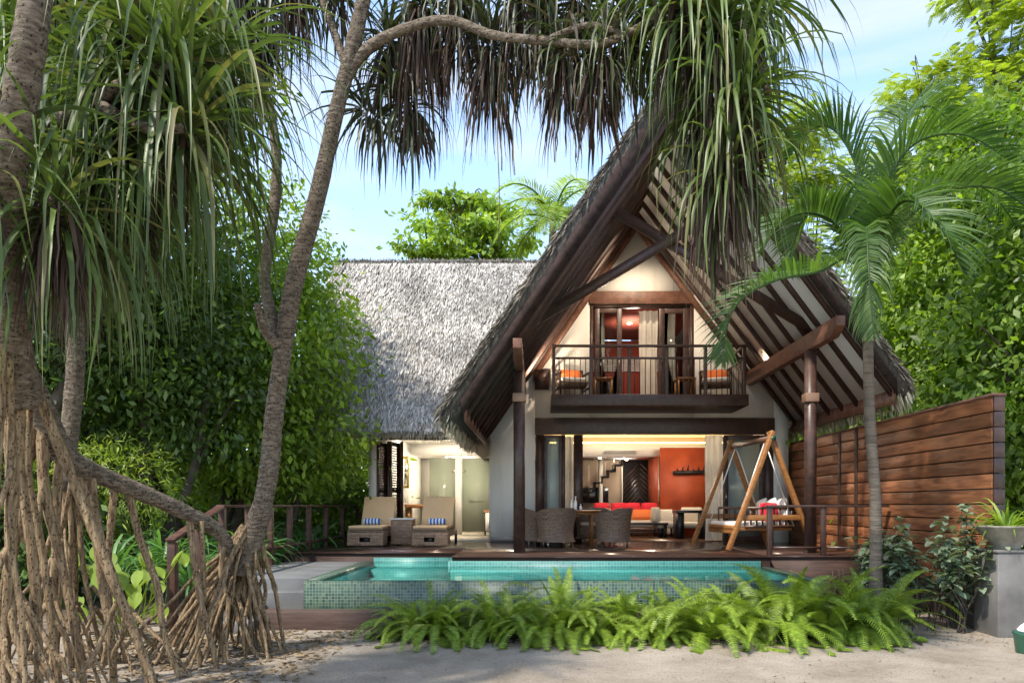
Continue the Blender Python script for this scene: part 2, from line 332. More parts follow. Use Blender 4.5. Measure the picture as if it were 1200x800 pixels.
MT['lime']=leafmat('lime_feather_leaf',[(.18,.26,.03),(.26,.35,.045),(.35,.44,.07),(.14,.20,.03)],rough=.5,trans=.45,tcol=(1.5,1.5,.5))
MT['shrub']=leafmat('grey_green_leaf',[(.11,.16,.10),(.17,.235,.15),(.25,.31,.20),(.10,.07,.055)],rough=.35,trans=.2,spec=.6)
MT['lily']=leafmat('lily_blade',[(.06,.15,.04),(.11,.22,.07),(.17,.30,.11)],rough=.4,trans=.3)
MT['thatch']=leafmat('grey_palm_thatch',[(.15,.135,.12),(.38,.35,.315),(.54,.51,.465),(.25,.225,.20),(.74,.71,.66)],rough=.9,trans=.05,tcol=(1,1,1),spec=.1)
MT['thatchb']=basic('thatch_body',[(0,(.05,.043,.036)),(1,(.13,.115,.10))],scale=9,sc=(3,3,1),rough=.95,bump=1,bscale=30)
MT['fringe']=leafmat('ragged_thatch_fringe',[(.22,.19,.14),(.42,.375,.29),(.58,.53,.43),(.30,.26,.20)],rough=.9,trans=.15,tcol=(1,.95,.7),spec=.1)
MT['verge']=leafmat('shaded_verge_thatch',[(.08,.07,.058),(.15,.135,.11),(.27,.245,.21),(.10,.09,.075)],rough=.9,trans=.05,tcol=(1,.95,.8),spec=.1)  # darker thatch tones put the verge's shade into the colour
MT['litter']=leafmat('fallen_leaf',[(.16,.11,.06),(.30,.22,.13),(.10,.07,.045)],rough=.8,trans=.05,spec=.1)
MT['gravel']=basic('golden_gravel',[(0,(.45,.30,.10)),(1,(.7,.52,.25))],scale=30,rough=.8,bump=1)

# sand: fine grain, raked ripples, patches of damp and debris
def sandmat():
    m,nt,new,link,out=nodes('raked_coral_sand'); b=new('ShaderNodeBsdfPrincipled'); link(b.outputs[0],out.inputs[0]); b.inputs['Roughness'].default_value=.95; b.inputs['Specular IOR Level'].default_value=.15
    co=coords(nt); n=new('ShaderNodeTexNoise'); n.inputs['Scale'].default_value=1.1; n.inputs['Detail'].default_value=9; n.inputs['Roughness'].default_value=.65; link(co,n.inputs['Vector'])
    r1=ramp(nt,[(.33,(.36,.295,.22)),(.5,(.49,.41,.325)),(.68,(.60,.515,.42))]); link(n.outputs['Fac'],r1.inputs[0])
    g=new('ShaderNodeTexNoise'); g.inputs['Scale'].default_value=34; g.inputs['Detail'].default_value=6; g.inputs['Roughness'].default_value=.75; link(co,g.inputs['Vector'])
    r2=ramp(nt,[(.34,(.25,.2,.16)),(.42,(.9,.9,.9)),(.6,(1,1,1)),(.68,(1,1,1))]); link(g.outputs['Fac'],r2.inputs[0])
    mu=new('ShaderNodeVectorMath'); mu.operation='MULTIPLY'; link(r1.outputs[0],mu.inputs[0]); link(r2.outputs[0],mu.inputs[1]); link(mu.outputs[0],b.inputs['Base Color'])
    w=new('ShaderNodeTexNoise'); w.inputs['Scale'].default_value=9; w.inputs['Detail'].default_value=8; w.inputs['Roughness'].default_value=.7; link(coords(nt,(.6,1.5,1)),w.inputs['Vector'])
    ad=new('ShaderNodeMath'); link(w.outputs['Fac'],ad.inputs[0]); link(g.outputs['Fac'],ad.inputs[1])
    bp=new('ShaderNodeBump'); bp.inputs['Strength'].default_value=.9; bp.inputs['Distance'].default_value=.06; link(ad.outputs[0],bp.inputs['Height']); link(bp.outputs[0],b.inputs['Normal'])
    return m
MT['sand']=sandmat()
def watermat():
    m,nt,new,link,out=nodes('clear_pool_water')
    tr=new('ShaderNodeBsdfTransparent'); tr.inputs[0].default_value=(.62,.93,.92,1)
    gl=new('ShaderNodeBsdfGlossy'); gl.inputs['Roughness'].default_value=.02
    n=new('ShaderNodeTexNoise'); n.inputs['Scale'].default_value=2.2; n.inputs['Detail'].default_value=3; link(coords(nt,(1,1.6,1)),n.inputs['Vector'])
    bp=new('ShaderNodeBump'); bp.inputs['Strength'].default_value=.12; bp.inputs['Distance'].default_value=.03; link(n.outputs['Fac'],bp.inputs['Height'])
    fr=new('ShaderNodeFresnel'); fr.inputs['IOR'].default_value=1.18; link(bp.outputs[0],gl.inputs['Normal']); link(bp.outputs[0],fr.inputs['Normal'])
    mx=new('ShaderNodeMixShader'); link(fr.outputs[0],mx.inputs[0]); link(tr.outputs[0],mx.inputs[1]); link(gl.outputs[0],mx.inputs[2]); link(mx.outputs[0],out.inputs[0]); return m
MT['water']=watermat()

# ------------------------------------------------------------------ light and sky
SUN=nrm(np.array([-.62,-.60,1.22]))
el=math.asin(SUN[2]); az=math.atan2(SUN[0],SUN[1])
sl=bpy.data.lights.new('sun','SUN'); sl.energy=2.0; sl.angle=R(2.2); sl.color=(1,.93,.82)
so=bpy.data.objects.new('sun',sl); col.objects.link(so); so.rotation_euler=Vector(SUN).to_track_quat('Z','Y').to_euler()
w=bpy.data.worlds.new('World'); scene.world=w; w.use_nodes=True; nt=w.node_tree; nt.nodes.clear()
wo=nt.nodes.new('ShaderNodeOutputWorld'); bg=nt.nodes.new('ShaderNodeBackground'); sk=nt.nodes.new('ShaderNodeTexSky'); sk.sky_type='NISHITA'
sk.sun_disc=False; sk.sun_elevation=el; sk.sun_rotation=az; sk.dust_density=.25; sk.air_density=1.0
bg.inputs[1].default_value=.14
tc=nt.nodes.new('ShaderNodeTexCoord'); mp=nt.nodes.new('ShaderNodeMapping'); mp.inputs['Scale'].default_value=(1.2,1.2,5); nt.links.new(tc.outputs['Generated'],mp.inputs[0])
cn=nt.nodes.new('ShaderNodeTexNoise'); cn.inputs['Scale'].default_value=2.3; cn.inputs['Detail'].default_value=7; cn.inputs['Roughness'].default_value=.55; cn.inputs['Distortion'].default_value=.4; nt.links.new(mp.outputs[0],cn.inputs['Vector'])
cr=nt.nodes.new('ShaderNodeMapRange'); cr.inputs[1].default_value=.38; cr.inputs[2].default_value=.72; cr.inputs[3].default_value=.06; cr.inputs[4].default_value=.95; nt.links.new(cn.outputs['Fac'],cr.inputs[0])
cm=nt.nodes.new('ShaderNodeMix'); cm.data_type='RGBA'; nt.links.new(cr.outputs[0],cm.inputs['Factor']); nt.links.new(sk.outputs[0],cm.inputs[6]); cm.inputs[7].default_value=(2.3,2.35,2.4,1)
nt.links.new(cm.outputs[2],bg.inputs[0]); nt.links.new(bg.outputs[0],wo.inputs[0])
vs=scene.view_settings; vs.view_transform='Standard'; vs.look='None'; vs.exposure=1.76; vs.gamma=1; vs.use_curve_mapping=False
scene.render.engine='CYCLES'
cy=scene.cycles; cy.max_bounces=7; cy.diffuse_bounces=4; cy.glossy_bounces=3; cy.transmission_bounces=4; cy.transparent_max_bounces=10; cy.caustics_reflective=False; cy.caustics_refractive=False
cy.use_denoising=True
# ================================================================== SETTING
DK=.80                                              # deck level
MB().box(-150,150,-60,400,-.5,0).build('ground',MT['sand'])['kind']='structure'
d=MB()
d.box(-4.5,-1.38,13.0,24,.02,DK-.004); d.box(-1.38,3.86,11.95,24,.02,DK-.004); d.box(3.86,5.93,12.08,24,.02,DK-.004)
struct(d.build('deck_base',MT['fascia']))
d=MB(); d.box(-4.52,-1.40,12.97,17.0,DK-.003,DK); d.box(-1.40,3.88,11.92,17.0,DK-.003,DK); d.box(3.88,5.93,12.05,17.0,DK-.003,DK)
struct(d.build('deck',MT['deck']))
struct(MB().box(-4.42,-3.12,10.07,12.96,.02,.65).build('path',MT['slab'],bevel=.01))
m=MB(); nx,ny=60,60; X,Y=np.meshgrid(np.linspace(0,1,nx),np.linspace(0,1,ny),indexing='ij'); Yy=8.75+25*Y**1.6; xr=-4.62-.35*(Y<.12)*np.sin(Y*60)-np.clip(.9-Yy+8.9,0,1)*1.2
m.grid(np.stack([xr-30*(1-X)**1.5,Yy+.15*np.sin(X*40),.042+.03*rng.random(X.shape)*(Y>0)*(X<1)],-1)); struct(m.build('soil',MT['soil'],smooth=True))
s=thing('garden_steps','grey stone steps climbing from the sand to the pool terrace','steps',(-3.9,9.6,0))
MB().box(-4.42,-3.12,9.77,10.068,.02,.49).build('step',MT['slab'],s,bevel=.012)
MB().box(-4.42,-3.63,9.47,9.767,.02,.33).build('step',MT['slab'],s,bevel=.012)
MB().box(-4.42,-3.63,9.17,9.467,.02,.17).build('step',MT['slab'],s,bevel=.012)

# ------------------------------------------------------------------ pool
p=thing('swimming_pool','turquoise plunge pool with green mosaic tile walls in front of the deck','pool',(.4,11,0))
xl,xr,yf,yb=-3.10,3.85,9.68,11.94
w=MB(); w.box(xl,xr,yf,yf+.16,.02,.640); w.box(xl,xl+.20,yf+.162,12.99,.02,.650); w.box(xr-.16,xr,yf+.162,yb,.02,.644)
w.build('mosaic_wall',MT['tile_out'],p)
w=MB(); w.box(xl+.2,-1.39,12.96,12.995,.05,.72); w.box(-1.40,xr-.16,yb-.04,yb-.004,.05,.74); w.box(-1.44,-1.40,yb-.04,12.955,.05,.73)
w.build('tile_band',MT['tile_band'],p)
w=MB(); w.box(xl+.2,xr-.16,yf+.16,12.96,.03,.06); w.box(xl+.2,xl+.24,yf+.2,12.9,.06,.60); w.box(xl+.24,xr-.16,yf+.16,yf+.2,.06,.60); w.box(xr-.20,xr-.16,yf+.2,yb-.04,.06,.6)
w.box(xl+.24,-1.45,12.92,12.955,.06,.6); w.box(-1.40,xr-.2,yb-.08,yb-.044,.06,.6); w.box(-2.9,-1.45,12.0,12.45,.06,.42); w.box(-2.9,-1.45,12.45,12.92,.06,.55)
w.build('basin',MT['tile_in'],p)
wg=MB(); wg.add([(xl+.2,yf+.02,.647),(xr-.16,yf+.02,.647),(xr-.16,yb-.04,.647),(-1.44,yb-.04,.647),(-1.44,12.96,.647),(xl+.2,12.96,.647)],[(0,1,2,3,4,5)])
struct(wg.build('water',MT['water']))
l=thing('pool_ledge','low brown timber ledge along the foot of the mosaic pool wall','ledge',(0,9.5,0))
g=MB(); g.box(-3.6,4.6,9.44,9.675,.02,.27); g.box(-3.6,-3.45,9.677,10.0,.02,.27); g.box(-3.45,-3.12,9.90,10.0,.02,.27); g.build('ledge_board',MT['ledge'],l,bevel=.008)
T(MB().box(-3.449,-3.121,9.678,9.899,.02,.24).build('gravel',MT['gravel'],l),kind='stuff')

# ================================================================== VILLA
V=thing('villa','white gabled villa with steep grey thatched roof, balcony and open ground floor','house',(2.33,16.8,DK))
XR=2.33; ZI=8.33; SLI,SRI=1.46,1.33                   # underside of the roof
ZO=9.02; SLO,SRO=1.46,1.36                          # top of the thatch
def zi(x): return ZI-(SLI*(XR-x) if x<XR else SRI*(x-XR))
def zo(x): return ZO-(SLO*(XR-x) if x<XR else SRO*(x-XR))
f=MB(); Y0,Y1=16.8,17.0
f.prism([(-1.05,.8),(-.02,.8),(-.02,zi(-.02)),(-1.05,zi(-1.05))],Y0,Y1)
f.prism([(-.02,3.67),(1.245,3.67),(1.245,zi(1.245)),(-.02,zi(-.02))],Y0,Y1)
f.box(1.245,3.66,Y0,Y1,3.67,4.02)
f.prism([(1.245,6.31),(3.66,6.31),(3.66,zi(3.66)),(XR,ZI),(1.245,zi(1.245))],Y0,Y1)
f.prism([(3.66,3.67),(5.51,3.67),(5.51,zi(5.51)),(3.66,zi(3.66))],Y0,Y1)
f.prism([(5.51,.8),(5.85,.8),(5.85,zi(5.85)),(5.51,zi(5.51))],Y0,Y1)
wall=f.build('front_wall',MT['wall'],V)
f=MB(); f.box(-3.87,-3.70,16.8,17.0,.8,3.75); f.box(-3.70,-1.052,16.8,17.0,3.25,3.75); f.box(-3.87,-3.70,17.0,23,.8,3.6)
f.build('wing_wall',MT['wall'],V)
f=MB(); f.box(-1.05,-.9,17.001,24,.8,3.66); f.box(5.70,5.85,17.001,24,.8,3.5); f.box(-1.05,5.85,24,24.15,.8,6); f.build('side_wall',MT['room'],V)
# pilaster base band of polished stone, seen as stripes at the foot of the wall
MB().box(-1.06,-.03,16.785,16.798,.8,.93).build('skirting',MT['slab'],V)
# ---- ground floor frames
f=MB(); f.box(-.02,5.51,16.72,16.798,3.29,3.67); bm=f.build('beam',MT['dwood'],V,bevel=.006)
f=MB(); f.box(-3.70,-1.05,16.74,16.798,3.16,3.25); f.build('beam',MT['dwood'],V,bevel=.006)
def frame(x0,x1,z0,z1,y,t=.09,dp=.07,mat='dwood',gl='doorglass',name='door_leaf',par=V,bars=()):
    m=MB(); m.box(x0,x0+t,y,y+dp,z0,z1); m.box(x1-t,x1,y,y+dp,z0,z1); m.box(x0+t,x1-t,y,y+dp,z1-t,z1); m.box(x0+t,x1-t,y,y+dp,z0,z0+t*1.2)
    o=m.build(name,MT[mat],par,bevel=.005)
    MB().box(x0+t,x1-t,y+dp*.4,y+dp*.6,z0+t*1.2,z1-t).build('pane',MT[gl],o)
    return o
MB().box(-.0,.19,16.82,16.95,.8,3.29).build('door_post',MT['dwood'],V)
frame(.19,.60,.81,3.28,16.86,t=.06)
MB().box(.60,.68,16.84,16.95,.8,3.288).build('door_post',MT['dwood'],V)
MB().box(.88,1.09,16.82,16.95,.8,3.289).build('door_post',MT['dwood'],V)
dl=frame(4.36,5.32,.81,3.28,16.86,t=.11); MB().box(4.40,4.43,16.80,16.86,1.75,1.95).build('handle',MT['steel'],dl)
MB().box(5.32,5.51,16.82,16.95,.8,3.288).build('door_post',MT['dwood'],V)
# ---- wing: folding louvred shutters at the left of the bathroom opening
for i,(xa,ya,xb,yb2) in enumerate([(-3.68,16.84,-3.60,17.42),(-3.56,17.42,-3.42,16.84),(-3.38,16.84,-3.30,17.42),(-3.26,17.42,-3.10,16.84)]):
    a=np.array((xa,ya,0)); b=np.array((xb,yb2,0)); m=MB(); d=nrm(b-a); z0,z1=.83,3.14
    for q0,q1 in ((a,a+d*.08),(b-d*.08,b)): m.bar((*q0[:2],(z0+z1)/2),(*q1[:2],(z0+z1)/2),.045,z1-z0)
    for zz in (z0+.05,z1-.05,2.0): m.bar((*(a+d*.08)[:2],zz),(*(b-d*.08)[:2],zz),.044,.10)
    o=m.build('folding_shutter',MT['dwood'],V)
    sl_=MB(); L=np.linalg.norm(b-a)-.16; c=(a+b)/2
    for k in range(36):
        z=.96+k*.058
        if abs(z-2)<.06 or z>3.02: continue
        sl_.bar((*(a+d*.085)[:2],z),(*(b-d*.085)[:2],z),.034,.012,up=(.5*-d[1],.5*d[0],.85))
    sl_.build('louvre',MT['fence'],o)
# ---- upper doors
f=MB(); f.box(1.245,3.58,16.755,16.798,6.31,6.60); f.build('header_board',MT['rwood'],V,bevel=.005)
f=MB(); f.box(1.245,1.33,16.80,16.98,4.02,6.31); f.box(3.575,3.66,16.80,16.98,4.02,6.31); f.box(1.33,3.575,16.80,16.98,6.25,6.309); f.build('door_frame',MT['dwood'],V)
o=frame(1.36,2.00,4.04,6.24,16.84,t=.12,gl='glass'); MB().box(1.92,1.95,16.79,16.84,4.9,5.1).build('handle',MT['steel'],o)
o=frame(2.86,3.55,4.04,6.24,16.84,t=.13,gl='glass'); MB().box(2.90,2.93,16.79,16.84,4.9,5.1).build('handle',MT['steel'],o)
# ---- rooms
f=MB(); f.box(-.9,5.7,17.0,24,.79,.803); f.build('indoor_floor',MT['floorin'],V)
f=MB(); f.box(-.9,5.7,17.0,21.0,3.66,3.72); f.box(-.9,5.7,21.3,24,3.66,3.72); f.box(-.9,5.7,21.0,21.06,3.08,3.45); f.box(-.9,5.7,21.06,23.0,3.08,3.14); f.build('ceiling',MT['white'],V)
MB().box(.3,5.55,21.08,21.16,3.46,3.49).build('cove_light',MT['cove'],V)
f=MB(); f.box(-.9,2.70,23.0,23.1,.8,3.2); f.box(3.86,5.7,23.0,23.1,.8,3.2); f.box(-.9,5.7,21.35,21.4,3.16,3.66); f.build('back_wall',MT['room'],V)
f=MB(); f.box(3.54,5.0,20.6,20.7,.8,3.29); f.box(3.54,3.64,20.7,23,.8,3.079); f.build('feature_wall',MT['redwall'],V)
f=MB(); f.box(5.0,5.7,20.6,20.7,.8,3.29); f.build('plain_wall',MT['wall'],V)
ac=MB().box(1.93,2.92,20.94,20.998,3.14,3.24).build('air_grille',MT['panel'],V)
g=MB(); [g.box(1.97,2.88,20.925,20.94,3.15+k*.018,3.158+k*.018) for k in range(5)]; g.build('grille_slat',MT['concrete'],ac)
dd=MB(); dd.box(2.72,3.84,22.90,22.99,.8,3.10); dd=dd.build('double_door',MT['black'],V)
g=MB()
for k in range(-9,22):
    for s in (0,1):
        z=1.0+k*.15; x0,x1=(2.80,3.26) if s==0 else (3.30,3.76); za,zb=(z,z+.46) if s==0 else (z+.46,z)
        if min(za,zb)<.95 or max(za,zb)>3.0: continue
        g.bar((x0,22.88,za),(x1,22.88,zb),.03,.03)
g.build('carved_lattice',MT['dwood'],dd)
MB().box(2.705,2.73,22.8,23,.8,3.1).build('door_trim',MT['wall'],V); MB().box(3.50,3.53,20.72,20.75,.8,3.05).build('door_trim',MT['steel'],V)
for x,y in ((1.9,21.5),(4.4,19.6),(2.8,22.4),(.4,19)):
    MB().lathe([(.035,0),(.035,.01)],(x,y,3.045 if y>21.05 else 3.645),12).build('ceiling_glow_disc',MT['lamp'],V)  # glowing discs added to brighten the living room
# bathroom
f=MB(); f.box(-3.7,-1.05,17.0,24,.80,.815); f.build('bathroom_floor',MT['bathfloor'],V)
f=MB(); f.box(-3.7,-1.05,17.0,21.0,3.40,3.45); f.box(-3.7,-1.05,21,24,3.13,3.18); f.box(-3.7,-1.05,20.98,21,3.13,3.4); f.build('bathroom_ceiling',MT['white'],V)
f=MB(); f.box(-3.7,-1.05,23,23.1,.8,3.2); f.box(-3.69,-3.64,17.05,23,.8,3.4); f.box(-1.10,-1.052,17.05,23,.8,3.4); f.build('bathroom_wall',MT['wall'],V)
MB().box(-2.33,-2.14,20.96,21.1,.815,3.12).build('bathroom_pillar',MT['white'],V)
for x0,x1 in ((-3.09,-2.335),(-2.135,-1.13)):
    o=MB().box(x0,x1,21.03,21.045,.90,3.02).build('shower_door',MT['frost'],V)
    MB().tube([(x0+.2,21.0,1.78),(x0+.62,21.0,1.78)],.014,6).build('door_rail',MT['steel'],o)
    MB().box(x0 if x0>-2.5 else x1-.1,(x0+.1) if x0>-2.5 else x1,21.0,21.028,2.62,2.68).build('hinge',MT['steel'],o)
for x,y in ((-3.1,18.6),(-1.6,20.2),(-1.5,18.4),(-2.7,22),(-1.6,22)):
    MB().lathe([(.035,0),(.035,.01)],(x,y,3.385 if y<21 else 3.115),12).build('ceiling_glow_disc',MT['lamp'],V)
# upper room
f=MB(); f.box(.9,4.1,17.001,20.5,3.96,4.02); f.box(.9,4.1,20.5,20.6,4.02,6.3); f.box(.85,.9,17.001,20.5,4.02,6.3); f.box(4.1,4.15,17.001,20.5,4.02,6.2); f.box(.9,4.1,17.001,20.5,6.32,6.36); f.build('bedroom_wall',MT['redroom'],V)
g=MB(); [g.box(1.2,3.9,20.42,20.49,5.42+k*.06,5.465+k*.06) for k in range(7)]; g.build('window_blind',MT['whitec'],V)
MB().lathe([(.06,0),(.06,.01)],(2.4,18.6,6.305),12).build('ceiling_glow_disc',MT['lamp'],V)  # glowing disc added to brighten the bedroom
# ---- balcony
b=MB(); b.box(.33,4.54,15.46,16.798,3.78,4.02).build('balcony_floor',MT['dwood'],V,bevel=.008)
g=MB(); g.box(.33,.42,15.5,16.8,3.55,3.779); g.bar((.38,16.78,3.42),(.38,15.5,3.76),.05,.05); g.bar((4.49,16.78,3.42),(4.49,15.5,3.76),.05,.05)
rl=MB()
for x in (.38,1.18,2.0,2.80,3.63,4.46): rl.box(x-.035,x+.035,15.50,15.57,4.021,5.04)
rl.box(.33,4.52,15.49,15.58,5.04,5.085); rl.box(.41,4.43,15.515,15.555,4.78,4.825)
for x in (.38,4.46):
    rl.box(x-.03,x+.03,15.58,16.79,5.04,5.08); rl.box(x-.02,x+.02,15.58,16.79,4.78,4.82)
rlo=rl.build('railing',MT['dwood'],V,bevel=.004)
bl=MB()
for a,c in ((.38,1.18),(1.18,2.0),(2.0,2.8),(2.8,3.63),(3.63,4.46)):
    for k in range(1,7): x=a+(c-a)*k/7; bl.box(x-.009,x+.009,15.53,15.545,4.021,4.78)
for x in (.38,4.46):
    for k in range(1,9): bl.box(x-.009,x+.009,15.57+k*.135,15.588+k*.135,4.021,4.78)
bl.build('baluster',MT['dwood'],rlo)
# ---- roof
YV=12.0; YE=24.5
th=MB()
th.prism([(-1.60,zo(-1.60)-.05),(XR,ZO),(XR,ZI+.06),(-1.12,zi(-1.12)+.06),(-1.5,zo(-1.60)-.33)],YV,YE)
th.prism([(6.2,zo(6.2)-.02),(XR,ZO),(XR,ZI+.06),(5.95,zi(5.95)+.06),(6.12,zo(6.2)-.30)],YV,YE)
def barge(xe,a,b,y0,y1):
    return MB().prism([(xe,zi(xe)+a*.8),(XR,ZI+a),(XR,ZI+b),(xe-.02,zi(xe)+b*.62)],y0,y1).build('barge_board',MT['barge'],V)
barge(-1.22,-.02,.40,YV-.024,YV-.003)  # dark board; its near-black also stands for shaded rafters at left verge
barge(5.98,-.02,.40,YV-.026,YV-.004)
thatch=th.build('thatched_roof',MT['thatchb'],V)
lin=MB()
lin.prism([(-1.12,zi(-1.12)+.058),(XR,ZI+.058),(XR,ZI+.03),(-1.12,zi(-1.12)+.03)],YV+.03,16.79)
lin.prism([(5.95,zi(5.95)+.058),(XR,ZI+.058),(XR,ZI+.03),(5.95,zi(5.95)+.03)],YV+.03,16.79)
lin.build('ceiling_board',MT['panel'],V)
for k in range(8):
    y=12.10+.64*k
    for s in (0,1):
        xe=-1.15 if s==0 else 5.92
        p0=np.array((xe,y,zi(xe)-.02)); p1=np.array((XR,y,ZI-.02))
        r=MB(); h=.11
        n=(-SLI,1) if s==0 else (SRI,1)
        r.prism([(xe,zi(xe)+.03),(XR,ZI+.03),(XR,ZI-(.15 if s==0 else .10)),(xe,zi(xe)-(.15 if s==0 else .09))],y-.038,y+.038); r.build('rafter',MT['rafter'],V)
MB().bar((-1.17,12.06,zi(-1.17)-.02),(-1.17,16.79,zi(-1.17)-.02),.05,.30).build('eave_board',MT['rwood'],V); MB().bar((5.95,12.06,zi(5.95)-.06),(5.95,16.79,zi(5.95)-.06),.05,.24).build('eave_board',MT['rwood'],V)
tr=MB()
for s in (0,1):
    x0,z0=(-.05,zi(-.05)-.12) if s==0 else (5.0,zi(5.0)-.12)
    x1,z1=(XR,ZI-.12); n=0.10
    tr.prism([(x0,z0),(x1,z1),(x1,z1-.22),(x0,z0-.22)],16.72,16.79)
tr.build('gable_trim',MT['rwood'],V)
for x in (-.30,4.94):
    zt=zi(x)-.13
    m=MB(); m.prism([(11.75,zt),(16.78,zt),(16.78,zt-.30),(12.0,zt-.30),(11.75,zt-.16)],x-.075,x+.075,'x'); m.build('purlin',MT['rwood'],V,bevel=.008)
    po=MB().lathe([(.105,0),(.105,zt-.31-DK)],(x,13.05,DK),20).build('roof_post',MT['dwood'],V,smooth=False)
    MB().box(x-.12,x+.12,12.93,13.17,3.50,3.66).build('post_collar',MT['bronze'],po,bevel=.01)
for (a,b2) in (((618,381),(850,243)),((714,243),(955,388))):
    A=at(*a,13.05+(.1 if a[0]>700 else 0)); B=at(*b2,13.05+(.1 if a[0]>700 else 0)); MB().bar(A,B,.10,.17).build('brace',MT['dwood'],V)
sp_=MB().tube([at(909,416,15.9)+(0,-.02,0),at(909,416,15.9)+(0,-.2,-.03)],.07,10).build('spotlight',MT['black'],V)
MB().box(-.02,.30,16.70,16.798,zi(.1)-.75,zi(.1)-.3).build('wall_bracket',MT['dwood'],V)
# wing roof (one plane, running into the side of the main roof)
ex0,ex1,ey,ez=-5.6,-1.25,16.0,3.42; ry,rz=19.3,8.12
def wp(u,v):  # u 0..1 along, v 0..1 up the slope
    xl_=ex0+.25*v; xr_=ex1+(1.75-ex1)*v
    return np.stack([xl_+(xr_-xl_)*u, ey+(ry-ey)*v, ez+(rz-ez)*v],-1)
wt=MB()
c4=[wp(0.,0.),wp(1.,0.),wp(1.,1.),wp(0.,1.)]; nn=np.array((0,.3,-.42))
b4=[c4[0]+nn*.6,c4[1]+nn*.6,c4[2]+np.array((0,.1,-.5)),c4[3]+np.array((0,.1,-.5))]
wt.add(c4+b4,[(0,1,2,3),(7,6,5,4),(0,4,5,1),(1,5,6,2),(2,6,7,3),(3,7,4,0)])
bk=[c4[3],c4[2],np.array((1.75,22.6,3.4)),np.array((-5.35,22.6,3.4))]; wt.add(bk,[(0,1,2,3)])
wing=wt.build('wing_thatch',MT['thatchb'],V)
# thatch strands lying on the wing slope, in courses
n=34000
u=rng.random(n); v=rng.random(n); v=(np.floor(v*46)+.35*rng.random(n))/46*1.01
P0=wp(u,v); up=nrm(np.array((0,ry-ey,rz-ez))); out=nrm(np.array((0,-(rz-ez),ry-ey)))
dirs=nrm(-up+ out*(.10+.25*rng.random((n,1)))+np.array((1,0,0))*rng.normal(0,.22,(n,1)))
L=.16+.14*rng.random(n); K=3; tt=np.linspace(0,1,K)
C=P0[:,None]+out*.012+dirs[:,None]*(L[:,None,None]*tt[None,:,None]); C[...,2]-=.03*tt**2
S=nrm(np.cross(dirs,out)+rng.normal(0,.2,(n,3)))[:,None]
W=(.011+.011*rng.random(n))[:,None]*np.array([.8,1,.35])
st=MB().ribbon(C,S,W); st.build('thatch_strand',MT['thatch'],wing)['kind']='stuff'
def fringe(P,D_,Ls,name,mat,parent,wid=.012,droop=.1):
    n=len(P); K=4; tt=np.linspace(0,1,K); D_=nrm(D_+rng.normal(0,.16,(n,3)))
    C=P[:,None]+D_[:,None]*(Ls[:,None,None]*tt[None,:,None]); C[...,2]-=droop*Ls[:,None]*tt**2
    S=nrm(np.cross(D_,rng.normal(0,1,(n,3))))[:,None]
    o=MB().ribbon(C,S,wid*(.6+rng.random(n))[:,None]*np.array([1,1,.9,.2])).build(name,MT[mat],parent); o['kind']='stuff'; return o
n=8000; u=rng.random(n); P=wp(u,np.zeros(n)+.03*rng.random(n))+out*rng.uniform(-.05,.03,(n,1))
fringe(P,np.tile(nrm(np.array((0,-.45,-1.))),(n,1)),rng.uniform(.16,.36,n),'thatch_fringe','fringe',wing,.014)
n=3000; u=rng.random(n); P=wp(u,np.ones(n))+np.array((0,0,1))*rng.uniform(-.08,.02,(n,1)); fringe(P,np.tile((0,-.6,.5),(n,1))+rng.normal(0,.5,(n,3)),rng.uniform(.05,.14,n),'ridge_tuft','thatch',wing,.012)
# main verge and eaves: ragged strands
n=4200
s=rng.random(n)
PL=np.stack([XR+(-1.6-XR)*s, rng.uniform(YV-.02,YV+.14,n), ZO+(zo(-1.6)-ZO)*s],-1); PL[:,2]-=rng.uniform(-.01,.17,n)
dl_=nrm(np.array((-1,0,-SLO)));
fringe(PL,np.tile(dl_+np.array((-.12,-.12,0)),(n,1)),rng.uniform(.08,.22,n),'verge_fringe','verge',thatch,.010,.05)
s=rng.random(n)
PR=np.stack([XR+(6.2-XR)*s, rng.uniform(YV-.02,YV+.14,n), ZO+(zo(6.2)-ZO)*s],-1); PR[:,2]-=rng.uniform(-.01,.17,n)
fringe(PR,np.tile(nrm(np.array((1,0,-SRO)))+np.array((.1,-.12,0)),(n,1)),rng.uniform(.08,.22,n),'verge_fringe','verge',thatch,.010,.05)
n=1700; y=rng.uniform(YV,17.3,n)
fringe(np.stack([rng.uniform(-1.60,-1.38,n),y,zo(-1.6)-rng.uniform(.05,.30,n)],-1),np.tile((-.2,0,-1.),(n,1)),rng.uniform(.06,.16,n),'eave_fringe','fringe',thatch,.012)
y=rng.uniform(YV,19,n)
fringe(np.stack([rng.uniform(6.0,6.22,n),y,zo(6.2)-rng.uniform(.0,.35,n)],-1),np.tile((.3,0,-1.),(n,1)),rng.uniform(.12,.34,n),'eave_fringe','fringe',thatch,.012)

